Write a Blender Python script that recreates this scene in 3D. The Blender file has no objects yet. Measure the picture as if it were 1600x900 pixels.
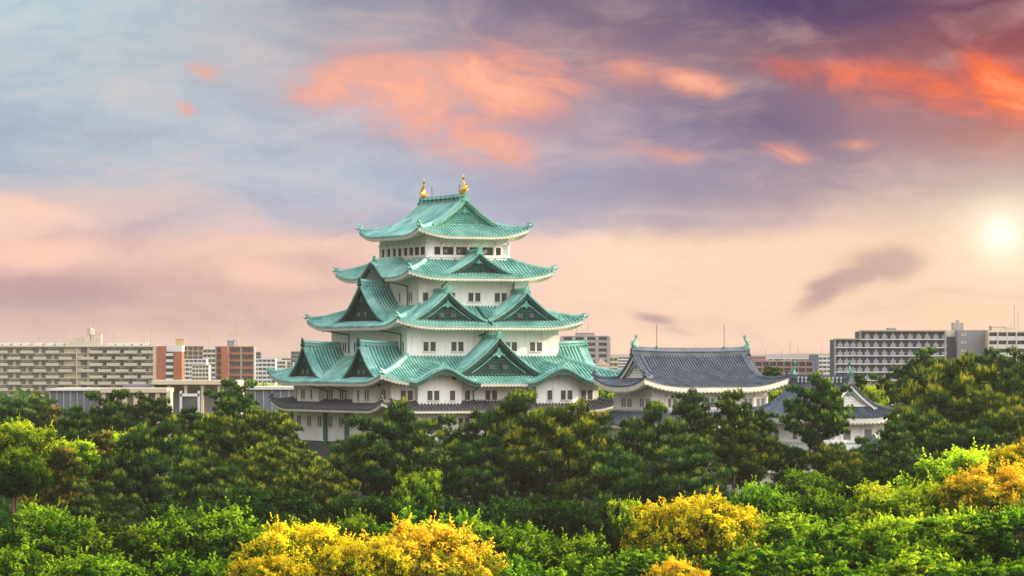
import bpy, math, random
import numpy as np
from mathutils import Vector, Matrix

# ------------------------------------------------------------------ camera
F = 6050.0            # focal length in photo pixels (photo 1600 wide)
CX, HY = 800.0, 568.0 # column straight ahead, row of the horizon
ZC = 24.0             # eye height above the ground
HAZE = 0.00005        # density of the air, per metre
sc = bpy.context.scene
cam = bpy.data.objects.new("camera", bpy.data.cameras.new("camera"))
sc.collection.objects.link(cam)
cam.location = (0, 0, ZC)
cam.rotation_euler = (math.radians(90), 0, 0)
cam.data.sensor_width = 36.0
cam.data.lens = F / 1600 * 36
cam.data.shift_y = (HY - 450) / 1600
cam.data.clip_start = 1.0
cam.data.clip_end = 40000
sc.camera = cam
sc.view_settings.view_transform = 'Standard'
sc.view_settings.look = 'None'
sc.view_settings.gamma = 1.0
sc.view_settings.exposure = 0.8
sc.cycles.use_denoising = True
sc.cycles.max_bounces = 5
sc.cycles.diffuse_bounces = 3
sc.cycles.glossy_bounces = 2
sc.cycles.transmission_bounces = 3
sc.cycles.volume_bounces = 0
sc.cycles.transparent_max_bounces = 6
sc.cycles.caustics_reflective = False
sc.cycles.caustics_refractive = False

# ------------------------------------------------------------------ sun
SUN_AZ = math.radians(77)    # clockwise from straight ahead (+Y), so to the right and a little behind
SUN_EL = math.radians(21)
sl = bpy.data.lights.new("sun", 'SUN')
sl.energy = 5.0
sl.angle = math.radians(0.6)
sl.color = (1.0, 0.82, 0.56)
sun = bpy.data.objects.new("sun", sl)
sc.collection.objects.link(sun)
sd = Vector((math.sin(SUN_AZ) * math.cos(SUN_EL), math.cos(SUN_AZ) * math.cos(SUN_EL), math.sin(SUN_EL)))
sun.rotation_euler = sd.to_track_quat('Z', 'Y').to_euler()

# ------------------------------------------------------------------ node helpers
def s2l(c):
    return tuple(((x / 255) / 12.92 if x / 255 <= 0.04045 else ((x / 255 + 0.055) / 1.055) ** 2.4) for x in c)

class NT:
    def __init__(s, tree):
        s.t = tree; s.n = tree.nodes; s.l = tree.links
    def node(s, kind, **kw):
        n = s.n.new(kind)
        for k, v in kw.items(): setattr(n, k, v)
        return n
    def put(s, sock, v):
        if isinstance(v, bpy.types.NodeSocket): s.l.new(v, sock)
        elif v is not None: sock.default_value = v
    def m(s, op, a, b=None, c=None, clamp=False):
        n = s.node('ShaderNodeMath', operation=op); n.use_clamp = clamp
        s.put(n.inputs[0], a)
        if b is not None: s.put(n.inputs[1], b)
        if c is not None: s.put(n.inputs[2], c)
        return n.outputs[0]
    def noise(s, vec, scale, detail=4, rough=0.55, dist=0.0, color=False, dims='3D'):
        n = s.node('ShaderNodeTexNoise'); n.noise_dimensions = dims
        s.put(n.inputs['Vector'], vec)
        n.inputs['Scale'].default_value = scale; n.inputs['Detail'].default_value = detail
        n.inputs['Roughness'].default_value = rough; n.inputs['Distortion'].default_value = dist
        return n.outputs['Color' if color else 'Fac']
    def xyz(s, x, y, z):
        n = s.node('ShaderNodeCombineXYZ')
        s.put(n.inputs[0], x); s.put(n.inputs[1], y); s.put(n.inputs[2], z)
        return n.outputs[0]
    def mix(s, f, a, b, mode='MIX'):
        n = s.node('ShaderNodeMixRGB', blend_type=mode)
        s.put(n.inputs[0], f)
        for i, v in ((1, a), (2, b)):
            if isinstance(v, tuple) and len(v) == 3: v = v + (1,)
            s.put(n.inputs[i], v)
        return n.outputs[0]
    def ramp(s, f, stops, interp='LINEAR'):
        n = s.node('ShaderNodeValToRGB'); n.color_ramp.interpolation = interp
        e = n.color_ramp.elements
        while len(e) < len(stops): e.new(0.5)
        for el, (p, c) in zip(e, stops):
            el.position = p; el.color = tuple(c) + (1,) if len(c) == 3 else c
        s.put(n.inputs[0], f)
        return n.outputs[0]
    def smooth(s, v, a, b):
        n = s.node('ShaderNodeMapRange', interpolation_type='SMOOTHSTEP')
        s.put(n.inputs[0], v); n.inputs[1].default_value = a; n.inputs[2].default_value = b
        return n.outputs[0]

# ------------------------------------------------------------------ world: evening sky with clouds
W = bpy.data.worlds.new("World"); sc.world = W; W.use_nodes = True
nt = NT(W.node_tree); nt.n.clear()
gen = nt.node('ShaderNodeTexCoord').outputs['Generated']
sep = nt.node('ShaderNodeSeparateXYZ'); nt.put(sep.inputs[0], gen)
dx, dy, dz = sep.outputs
az = nt.m('ARCTAN2', dx, dy)
el = nt.m('ARCSINE', dz)
U0 = nt.m('MULTIPLY', az, 10.0)      # tenths of a radian: the photographed part is |U| < 1.3, 0 < V < 0.94
V0 = nt.m('MULTIPLY', el, 10.0)
st = nt.xyz(nt.m('MULTIPLY', U0, 0.9), nt.m('MULTIPLY', V0, 2.0), 0.0)
wn = nt.noise(st, 1.7, 5, 0.55, 0.3, color=True)
ws = nt.node('ShaderNodeSeparateColor'); nt.put(ws.inputs[0], wn)
U = nt.m('ADD', U0, nt.m('MULTIPLY', nt.m('SUBTRACT', ws.outputs[0], 0.5), 0.42))
V = nt.m('ADD', V0, nt.m('MULTIPLY', nt.m('SUBTRACT', ws.outputs[1], 0.5), 0.20))
Uh = nt.m('ADD', U0, nt.m('MULTIPLY', nt.m('SUBTRACT', U, U0), 0.45)); Vh = nt.m('ADD', V0, nt.m('MULTIPLY', nt.m('SUBTRACT', V, V0), 0.45))
un = nt.m('ADD', nt.m('MULTIPLY', U, 605 / 1600), 0.5, clamp=True)   # 0..1 across the photographed azimuths
def px(x): return (x - 800) / 605
def py(y): return (568 - y) / 605
XS = [0, 200, 400, 600, 800, 1000, 1200, 1400, 1600]
ROWS = [
 (560, [(216,182,165),(216,182,164),(216,180,162),(224,186,163),(240,198,166),(248,206,168),(245,198,164),(240,190,164),(240,188,160)]),
 (505, [(208,174,164),(208,175,163),(214,180,164),(226,186,172),(240,200,178),(250,208,178),(248,202,176),(248,204,168),(248,200,162)]),
 (450, [(200,166,162),(196,162,160),(212,176,166),(234,190,176),(244,204,184),(254,214,182),(254,212,178),(248,204,172),(255,216,176)]),
 (395, [(236,192,178),(230,190,178),(240,198,180),(246,204,186),(246,206,190),(254,218,188),(254,212,180),(246,202,174),(255,228,190)]),
 (345, [(250,208,188),(214,190,188),(182,182,198),(178,182,198),(174,176,194),(182,168,178),(194,168,170),(206,180,172),(236,212,190)]),
 (280, [(170,183,199),(176,188,202),(180,190,204),(178,188,204),(168,172,192),(160,152,172),(144,128,152),(142,124,148),(160,134,150)]),
 (190, [(174,190,204),(182,194,204),(178,189,203),(192,184,194),(180,162,172),(140,130,158),(126,112,142),(152,108,122),(170,84,84)]),
 (95,  [(180,197,207),(186,198,205),(180,185,194),(172,164,174),(172,142,148),(152,124,136),(134,104,118),(144,90,98),(156,72,78)]),
 (0,   [(188,208,214),(184,202,210),(170,178,190),(156,152,166),(138,124,146),(118,102,126),(86,66,106),(104,70,98),(116,68,90)]),
]
cur = None
for k, (y, cols) in enumerate(ROWS):
    c = nt.ramp(un, [(x / 1600, s2l(q)) for x, q in zip(XS, cols)])
    if cur is None: cur = c
    else: cur = nt.mix(nt.smooth(V, py(ROWS[k - 1][0]), py(y)), cur, c)
# cloud detail: fibrous light and dark streaks
d1 = nt.noise(nt.xyz(nt.m('MULTIPLY', U, 1.0), nt.m('MULTIPLY', V, 3.2), 3.1), 3.0, 7, 0.6, 0.4)
cur = nt.mix(nt.m('MULTIPLY', nt.smooth(d1, 0.42, 0.80), 0.34), cur, s2l((255, 214, 196)))
cur = nt.mix(nt.m('MULTIPLY', nt.smooth(d1, 0.52, 0.20), 0.30), cur, s2l((120, 112, 150)))
def blob(x, y, sx, sy, ang=0.0, u=None, v=None):
    u = Uh if u is None else u; v = Vh if v is None else v
    a = nt.m('SUBTRACT', u, px(x)); b = nt.m('SUBTRACT', v, py(y))
    ca, sa = math.cos(ang), math.sin(ang)
    p = nt.m('ADD', nt.m('MULTIPLY', a, ca * 605 / sx), nt.m('MULTIPLY', b, sa * 605 / sx))
    q = nt.m('ADD', nt.m('MULTIPLY', a, -sa * 605 / sy), nt.m('MULTIPLY', b, ca * 605 / sy))
    r2 = nt.m('ADD', nt.m('MULTIPLY', p, p), nt.m('MULTIPLY', q, q))
    return nt.m('EXPONENT', nt.m('MULTIPLY', r2, -1.0))
def blobs(lst):
    o = None
    for b in lst:
        g = nt.m('MULTIPLY', blob(*b[:5]), b[5])
        o = g if o is None else nt.m('MAXIMUM', o, g)
    return o
bn = nt.noise(nt.xyz(U, nt.m('MULTIPLY', V, 1.5), 7.7), 4.2, 8, 0.62, 0.5)
bn2 = nt.noise(nt.xyz(U, nt.m('MULTIPLY', V, 1.7), 2.2), 11.0, 6, 0.6, 0.6)
bn = nt.m('ADD', nt.m('MULTIPLY', nt.m('SUBTRACT', bn, 0.5), 2.1), nt.m('MULTIPLY', nt.m('SUBTRACT', bn2, 0.5), 0.8))
pink = blobs([(525,125,80,50,0.1,.9),(640,155,140,66,-.3,1.15),(780,130,130,72,.1,1.1),(740,225,110,50,-.3,.85),(590,195,55,30,-.3,.7),(1090,130,80,20,-.25,1.0),(960,110,90,32,0,.6),
              (335,112,36,18,-.2,.6),(290,168,22,16,0,.45),(1220,240,54,20,-.2,.75),(1050,240,60,16,-.1,.6),(1330,222,40,12,0,.6),(1330,120,90,40,-.2,.62),(960,225,60,22,0,.45)])
rot = nt.node('ShaderNodeVectorRotate', rotation_type='Z_AXIS'); nt.put(rot.inputs['Vector'], nt.xyz(U, V, 0.0)); rot.inputs['Angle'].default_value = 0.35
mpf = nt.node('ShaderNodeMapping'); nt.put(mpf.inputs[0], rot.outputs[0]); mpf.inputs['Scale'].default_value = (1.0, 2.1, 1.0)
fib = nt.m('SUBTRACT', nt.noise(mpf.outputs[0], 4.6, 9, 0.60, 0.6), 0.5)
pm = nt.m('ADD', nt.m('MULTIPLY', pink, nt.m('ADD', 0.72, nt.m('MULTIPLY', fib, 2.0))), nt.m('MULTIPLY', bn, 0.30))
cur = nt.mix(nt.m('MULTIPLY', nt.smooth(pm, 0.05, 0.95), 0.95), cur, nt.ramp(pm, [(0.1, s2l((220, 160, 158))), (0.5, s2l((254, 160, 130))), (1.0, s2l((255, 184, 150)))]))
red = blobs([(1590,150,120,52,-.3,1.25),(1300,120,150,30,-.15,.75),(1440,130,130,34,-.25,1.0),(1560,120,90,42,-.25,1.0),(1590,175,60,22,-.35,1.0),(1480,160,90,18,-.3,.85),(1380,145,80,18,-.1,.6)])
rm = nt.m('ADD', nt.m('MULTIPLY', red, nt.m('ADD', 0.74, nt.m('MULTIPLY', fib, 1.9))), nt.m('MULTIPLY', bn, 0.25))
cur = nt.mix(nt.smooth(rm, 0.02, 0.95), cur, nt.ramp(rm, [(0.1, s2l((168, 86, 92))), (0.45, s2l((228, 98, 74))), (0.8, s2l((255, 112, 58))), (1.0, s2l((255, 140, 84)))]))
peach = blobs([(60,400,150,36,0,.9),(420,430,170,30,-.15,.8),(60,330,110,22,-.2,.8),(640,440,120,30,0,.6)])
cur = nt.mix(nt.m('MULTIPLY', nt.smooth(nt.m('ADD', peach, nt.m('MULTIPLY', bn, 0.35)), 0.3, 1.0), 0.8), cur, s2l((255, 206, 184)))
purple = blobs([(1300,0,150,26,-.05,1.0),(860,5,120,30,-.2,.5),(1180,190,150,40,-.1,.5)])
cur = nt.mix(nt.m('MULTIPLY', purple, 0.75), cur, s2l((70, 56, 100)))
lilac = blobs([(90,455,170,34,.05,.9),(560,345,170,22,0,.4)])
cur = nt.mix(nt.m('MULTIPLY', nt.smooth(nt.m('ADD', lilac, nt.m('MULTIPLY', bn, 0.5)), 0.2, 0.95), 0.7), cur, s2l((178, 146, 152)))
dk = blobs([(1375,415,66,30,.12,1.1),(1305,446,70,20,.55,.95),(1343,430,54,24,.4,1.0),(1020,497,38,11,-.15,.75),(1050,515,50,9,-.2,.45)])
cur = nt.mix(nt.m('MULTIPLY', nt.smooth(nt.m('ADD', dk, nt.m('MULTIPLY', bn, 0.22)), 0.05, 0.95), 0.85), cur, s2l((150, 120, 134)))
# the sun behind thin cloud: a bright disc with its aureole
g1 = blob(1560, 368, 30, 30, 0, U0, V0); g2 = blob(1560, 368, 62, 60, 0, U0, V0); g3 = blob(1575, 375, 300, 150, 0, U0, V0)
cur = nt.mix(nt.m('MULTIPLY', g3, 0.5), cur, s2l((255, 226, 190)))
cur = nt.mix(nt.m('MULTIPLY', g2, 0.78), cur, s2l((255, 242, 214)))
gl = nt.mix(g1, (0, 0, 0), (0.30, 0.30, 0.30))
cur = nt.mix(1.0, cur, gl, 'ADD')
# away from the photographed quarter a hazy evening sky, brightened behind and right as added unseen fill
dome = nt.ramp(nt.m('MULTIPLY', V0, 1 / 15.7, clamp=True), [(0.0, s2l((236,200,178))), (0.12, s2l((232,222,220))), (0.35, s2l((236,240,250))), (1.0, s2l((205,222,245)))])
dn = nt.noise(gen, 2.6, 6, 0.6, 0.3)
dome = nt.mix(nt.m('MULTIPLY', nt.smooth(dn, 0.45, 0.7), 0.5), dome, s2l((255, 232, 214)))
back = nt.smooth(dy, 0.35, -0.75)
DOME = nt.node('ShaderNodeBackground'); nt.put(DOME.inputs[0], dome)
nt.put(DOME.inputs[1], nt.m('MULTIPLY', nt.m('ADD', 0.42, nt.m('MULTIPLY', nt.smooth(V0, 0.5, 6.5), 1.0)), nt.m('ADD', 0.62, nt.m('MULTIPLY', nt.smooth(dx, -0.75, 0.75), nt.m('ADD', 0.45, nt.m('MULTIPLY', back, 1.9))))))
cl = nt.node('ShaderNodeBackground'); nt.put(cl.inputs[0], cur); cl.inputs[1].default_value = 0.59
inside = nt.m('MULTIPLY', nt.smooth(nt.m('ABSOLUTE', U0), 4.5, 2.0), nt.smooth(V0, 2.6, 1.15))
mx = nt.node('ShaderNodeMixShader'); nt.put(mx.inputs[0], inside); nt.l.new(DOME.outputs[0], mx.inputs[1]); nt.l.new(cl.outputs[0], mx.inputs[2])
sky = nt.node('ShaderNodeTexSky'); sky.sky_type = 'NISHITA'; sky.sun_disc = False
sky.sun_elevation = SUN_EL; sky.sun_rotation = SUN_AZ; sky.dust_density = 2.0
SK = nt.node('ShaderNodeBackground'); nt.put(SK.inputs[0], sky.outputs[0]); SK.inputs[1].default_value = 0.06
ad = nt.node('ShaderNodeMixShader')     # clear Nishita sky where the cloud deck is thin
nt.put(ad.inputs[0], nt.m('SUBTRACT', 0.72, nt.m('MULTIPLY', inside, -0.28)))
nt.l.new(SK.outputs[0], ad.inputs[1]); nt.l.new(mx.outputs[0], ad.inputs[2])
out = nt.node('ShaderNodeOutputWorld'); nt.l.new(ad.outputs[0], out.inputs[0])

# ------------------------------------------------------------------ materials
MATS = {}
def mat(name, col, rough=0.8, var=0.25, scale=1.0, col2=None, bump=0.0, metal=0.0, spec=0.3, streak=0.0, streak_col=(0.25,0.22,0.17), emis=None):
    m = bpy.data.materials.new(name); m.use_nodes = True
    t = NT(m.node_tree); t.n.clear()
    tc = t.node('ShaderNodeTexCoord').outputs['Object']
    b = t.node('ShaderNodeBsdfPrincipled')
    n1 = t.noise(tc, scale, 6, 0.6)
    c2 = col2 if col2 else tuple(x * (1 - var) for x in col)
    c = t.mix(t.smooth(n1, 0.32, 0.68), tuple(col), tuple(c2))
    if streak:
        mp = t.node('ShaderNodeMapping'); t.put(mp.inputs[0], tc); mp.inputs['Scale'].default_value = (1.6, 1.6, 0.16)
        n2 = t.noise(mp.outputs[0], 1.0, 7, 0.65)
        c = t.mix(t.m('MULTIPLY', t.smooth(n2, 0.5, 0.78), streak), c, tuple(streak_col))
    t.put(b.inputs['Base Color'], c)
    b.inputs['Roughness'].default_value = rough; b.inputs['Metallic'].default_value = metal
    b.inputs['Specular IOR Level'].default_value = spec
    if bump:
        bp = t.node('ShaderNodeBump'); bp.inputs['Strength'].default_value = 0.6; bp.inputs['Distance'].default_value = bump
        t.put(bp.inputs['Height'], t.noise(tc, scale * 6, 5, 0.6)); t.l.new(bp.outputs[0], b.inputs['Normal'])
    o = t.node('ShaderNodeOutputMaterial'); t.l.new(b.outputs[0], o.inputs[0])
    MATS[name] = m
    return m

M_copper = mat('copper_patina', (0.29, 0.55, 0.45), 0.6, scale=0.30, col2=(0.095, 0.30, 0.245), streak=0.9, streak_col=(0.09, 0.19, 0.14), spec=0.4)
M_copper_gap = mat('copper_channel', (0.045, 0.18, 0.145), 0.7, scale=0.30, col2=(0.018, 0.09, 0.07), streak=0.4, streak_col=(0.02, 0.08, 0.06))
M_blue_gap = mat('tile_channel', (0.022, 0.028, 0.042), 0.7, scale=1.0, var=.3)
M_dark_gap = mat('dark_channel', (0.02, 0.022, 0.026), 0.7, scale=1.0, var=.3)
M_copper_old = mat('weathered_copper', (0.16, 0.42, 0.32), 0.7, scale=1.2, col2=(0.08, 0.27, 0.21), streak=0.6, streak_col=(0.03, 0.09, 0.07))
M_copper_dark = mat('dark_copper', (0.02, 0.08, 0.06), 0.75, scale=1.6, col2=(0.010, 0.042, 0.033), streak=0.4, streak_col=(0.05, 0.2, 0.15))
M_plaster = mat('white_plaster', (0.90, 0.88, 0.81), 0.9, scale=0.16, col2=(0.80, 0.77, 0.68), streak=0.7, streak_col=(0.56, 0.51, 0.40))
M_soffit = mat('white_soffit', (0.80, 0.75, 0.60), 0.9, scale=0.8, var=0.12)
M_tile = mat('dark_roof_tile', (0.045, 0.052, 0.065), 0.6, scale=1.5, col2=(0.10, 0.095, 0.09), spec=0.5, streak=0.3, streak_col=(0.16, 0.13, 0.09))
M_bluetile = mat('slate_blue_tile', (0.10, 0.125, 0.155), 0.55, scale=0.7, col2=(0.045, 0.06, 0.08), spec=0.5, streak=0.25, streak_col=(0.02, 0.03, 0.05))
M_glass = mat('window_dark', (0.012, 0.015, 0.018), 0.4, scale=0.6, col2=(0.045, 0.028, 0.022), spec=0.3)
M_bar = mat('window_bar', (0.22, 0.22, 0.19), 0.7, scale=2.0, var=0.2)
M_gold = mat('gold', (0.95, 0.58, 0.06), 0.32, scale=3.0, col2=(0.75, 0.38, 0.03), metal=0.55, spec=0.6)
M_pipe = mat('green_pipe', (0.035, 0.20, 0.15), 0.6, scale=2.0, var=0.4)

def stone_mat():
    m = bpy.data.materials.new('castle_stone'); m.use_nodes = True
    t = NT(m.node_tree); t.n.clear()
    tc = t.node('ShaderNodeTexCoord').outputs['Object']
    v = t.node('ShaderNodeTexVoronoi'); t.put(v.inputs['Vector'], tc); v.inputs['Scale'].default_value = 0.9
    e = t.node('ShaderNodeTexVoronoi', feature='DISTANCE_TO_EDGE'); t.put(e.inputs['Vector'], tc); e.inputs['Scale'].default_value = 0.9
    c = t.mix(v.outputs['Distance'], (0.05, 0.052, 0.045), (0.11, 0.105, 0.09))
    c = t.mix(t.smooth(e.outputs['Distance'], 0.08, 0.0), c, (0.03, 0.03, 0.03))
    b = t.node('ShaderNodeBsdfPrincipled'); t.put(b.inputs['Base Color'], c); b.inputs['Roughness'].default_value = 0.9
    o = t.node('ShaderNodeOutputMaterial'); t.l.new(b.outputs[0], o.inputs[0])
    return m
M_stone = stone_mat()

def leaf_mat(name, dark, light, young_lit, ymin=0.6, trans=0.45, hue=0.10):
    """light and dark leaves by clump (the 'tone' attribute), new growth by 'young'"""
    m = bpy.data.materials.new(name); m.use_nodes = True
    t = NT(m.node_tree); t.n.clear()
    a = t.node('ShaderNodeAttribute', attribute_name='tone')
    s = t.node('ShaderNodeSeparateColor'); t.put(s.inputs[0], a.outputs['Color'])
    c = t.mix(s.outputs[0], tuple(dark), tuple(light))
    c = t.mix(t.smooth(s.outputs[1], ymin, 1.0), c, tuple(young_lit))
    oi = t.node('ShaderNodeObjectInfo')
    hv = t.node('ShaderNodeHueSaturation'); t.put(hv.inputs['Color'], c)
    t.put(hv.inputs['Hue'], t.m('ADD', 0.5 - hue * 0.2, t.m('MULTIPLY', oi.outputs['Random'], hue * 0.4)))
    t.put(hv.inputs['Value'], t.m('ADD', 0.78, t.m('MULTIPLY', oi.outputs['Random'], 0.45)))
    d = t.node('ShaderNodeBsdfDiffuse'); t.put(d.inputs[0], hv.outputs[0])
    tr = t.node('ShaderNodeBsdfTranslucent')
    t.put(tr.inputs[0], t.mix(0.12, hv.outputs[0], tuple(young_lit)))
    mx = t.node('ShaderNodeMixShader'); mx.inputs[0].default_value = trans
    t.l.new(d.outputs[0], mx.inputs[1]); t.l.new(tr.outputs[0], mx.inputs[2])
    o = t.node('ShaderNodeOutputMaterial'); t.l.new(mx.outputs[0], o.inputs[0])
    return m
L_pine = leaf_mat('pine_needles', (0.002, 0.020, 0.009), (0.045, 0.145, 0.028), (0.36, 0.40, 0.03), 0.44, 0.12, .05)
L_pine_gold = leaf_mat('pine_needles_sunny', (0.004, 0.026, 0.007), (0.072, 0.16, 0.022), (0.50, 0.46, 0.03), 0.44, 0.14, .04)  # sunlit copy of the needles, golden light painted into the colour
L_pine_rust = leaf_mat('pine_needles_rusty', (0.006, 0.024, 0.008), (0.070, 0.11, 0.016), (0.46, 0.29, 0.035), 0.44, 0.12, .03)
L_shade = leaf_mat('shaded_leaves', (0.002, 0.012, 0.003), (0.016, 0.062, 0.008), (0.10, 0.22, 0.015), 0.55, 0.20, .04)  # shade under the pines painted in as darker leaves
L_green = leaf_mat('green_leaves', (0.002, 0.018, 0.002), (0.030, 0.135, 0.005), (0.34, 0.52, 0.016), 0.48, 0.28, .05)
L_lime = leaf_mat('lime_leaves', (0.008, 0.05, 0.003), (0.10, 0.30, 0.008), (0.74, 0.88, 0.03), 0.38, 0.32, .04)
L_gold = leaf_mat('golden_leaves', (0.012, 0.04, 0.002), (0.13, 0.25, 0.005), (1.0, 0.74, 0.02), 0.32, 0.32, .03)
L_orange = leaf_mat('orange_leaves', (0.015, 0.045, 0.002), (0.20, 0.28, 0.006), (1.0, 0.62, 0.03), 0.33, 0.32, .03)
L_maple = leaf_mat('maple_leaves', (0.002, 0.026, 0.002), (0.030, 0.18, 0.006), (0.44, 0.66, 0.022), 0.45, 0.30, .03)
M_bark = mat('bark', (0.11, 0.075, 0.05), 0.9, scale=1.5, var=0.5)
M_ground = mat('ground_soil', (0.035, 0.055, 0.02), 0.95, scale=0.02, col2=(0.07, 0.07, 0.035))

# ------------------------------------------------------------------ mesh builder
class MB:
    def __init__(s): s.v = []; s.f = []; s.mi = []; s.mats = []
    def slot(s, m):
        if m not in s.mats: s.mats.append(m)
        return s.mats.index(m)
    def add(s, verts, faces, m):
        o = len(s.v); s.v.extend([tuple(p) for p in verts]); k = s.slot(m)
        for f in faces: s.f.append(tuple(i + o for i in f)); s.mi.append(k)
    def box(s, c, size, m, rz=0.0):
        x, y, z = size[0] / 2, size[1] / 2, size[2] / 2
        ca, sa = math.cos(rz), math.sin(rz)
        P = [(i * x, j * y, k * z) for k in (-1, 1) for j in (-1, 1) for i in (-1, 1)]
        P = [(c[0] + p[0] * ca - p[1] * sa, c[1] + p[0] * sa + p[1] * ca, c[2] + p[2]) for p in P]
        s.add(P, [(0,2,3,1),(4,5,7,6),(0,1,5,4),(2,6,7,3),(0,4,6,2),(1,3,7,5)], m)
    def grid(s, rows, m):
        """rows: list of equally long rows of points"""
        n = len(rows[0]); P = [p for r in rows for p in r]
        s.add(P, [(i*n+j, i*n+j+1, (i+1)*n+j+1, (i+1)*n+j) for i in range(len(rows)-1) for j in range(n-1)], m)
    def rgrid(s, rows, m, gap, skip=0, per=6):
        """a tiled surface: every per columns one round tile row and one darker channel"""
        n = len(rows[0]); o = len(s.v); s.v.extend([tuple(q) for r in rows for q in r]); a, b = s.slot(m), s.slot(gap)
        for i in range(len(rows) - 1):
            for j in range(n - 1):
                s.f.append((o+i*n+j, o+i*n+j+1, o+(i+1)*n+j+1, o+(i+1)*n+j)); s.mi.append(a if (j - 1) % per in (1, 2, 3, 4) or i < skip else b)
    def tube(s, pts, rads, m, n=7, cap=True, flat=1.0):
        pts = [Vector(p) for p in pts]
        if not hasattr(rads, '__len__'): rads = [rads] * len(pts)
        rings = []; ref = Vector((0.13, 0.21, 0.97))
        for i, p in enumerate(pts):
            d = (pts[min(i+1, len(pts)-1)] - pts[max(i-1, 0)]).normalized()
            r = ref if abs(d.dot(ref)) < 0.95 else Vector((1, 0, 0))
            x = d.cross(r).normalized(); y = d.cross(x).normalized()
            rings.append([p + (x * math.cos(2*math.pi*k/n) * flat + y * math.sin(2*math.pi*k/n)) * rads[i] for k in range(n)])
        P = [q for r in rings for q in r]
        Fc = [(i*n+k, i*n+(k+1)%n, (i+1)*n+(k+1)%n, (i+1)*n+k) for i in range(len(rings)-1) for k in range(n)]
        if cap: Fc += [tuple(range(n))[::-1], tuple((len(rings)-1)*n+k for k in range(n))]
        s.add(P, Fc, m)
    def sweep(s, pts, w, h, m, taper=1.0, cap=True):
        """a ridge: chamfered box section carried along pts (bottom centre line), kept upright"""
        pts = [Vector(p) for p in pts]; rings = []
        N = len(pts)
        for i, p in enumerate(pts):
            d = pts[min(i+1, N-1)] - pts[max(i-1, 0)]; d.z = 0
            d = d.normalized() if d.length > 1e-6 else Vector((1, 0, 0))
            x = Vector((-d.y, d.x, 0)); k = 1 + (taper - 1) * i / (N - 1); ww = w * k; hh = h * k
            rings.append([p + x * a * ww + Vector((0, 0, b * hh)) for a, b in ((-.5, -.25), (-.5, .55), (-.28, .8), (-.2, 1), (.2, 1), (.28, .8), (.5, .55), (.5, -.25))])
        n = 8; P = [q for r in rings for q in r]
        Fc = [(i*n+k, i*n+(k+1)%n, (i+1)*n+(k+1)%n, (i+1)*n+k) for i in range(N-1) for k in range(n)]
        if cap: Fc += [tuple(range(n))[::-1], tuple((N-1)*n+k for k in range(n))]
        s.add(P, Fc, m)
    def prism(s, poly, off, m):
        """poly: 3-D outline; off: thickness vector"""
        n = len(poly); off = Vector(off); A = [Vector(p) for p in poly]; B = [p + off for p in A]
        s.add(A + B, [tuple(range(n)), tuple(range(2*n-1, n-1, -1))] + [(i, i+n, (i+1)%n+n, (i+1)%n) for i in range(n)], m)
    def build(s, name, parent=None, smooth=False):
        me = bpy.data.meshes.new(name); me.from_pydata(s.v, [], s.f)
        for m in s.mats: me.materials.append(m)
        me.polygons.foreach_set('material_index', s.mi)
        if smooth: me.polygons.foreach_set('use_smooth', [True] * len(s.f))
        me.update()
        o = bpy.data.objects.new(name, me); sc.collection.objects.link(o)
        if parent is not None: o.parent = parent
        return o

def thing(name, label, cat, loc=(0, 0, 0), rz=0.0, group=None):
    o = bpy.data.objects.new(name, None); sc.collection.objects.link(o)
    o.location = loc; o.rotation_euler = (0, 0, rz); o.empty_display_size = 0.5
    o['label'] = label; o['category'] = cat
    if group: o['group'] = group
    return o
def at(x, y, d):
    """point at distance d along the view axis that shows at photo pixel (x, y)"""
    return Vector(((x - CX) / F * d, d, ZC + (HY - y) / F * d))
# ------------------------------------------------------------------ japanese roofs
def fr(side, s, o, z):
    return {'front': (s, -o, z), 'back': (s, o, z), 'left': (-o, s, z), 'right': (o, s, z)}[side]
RP = 0.50       # spacing of the round tile rows
SIDES = ('front', 'left', 'back', 'right')

GAP = {M_copper: M_copper_gap, M_bluetile: M_blue_gap, M_tile: M_dark_gap}

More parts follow.
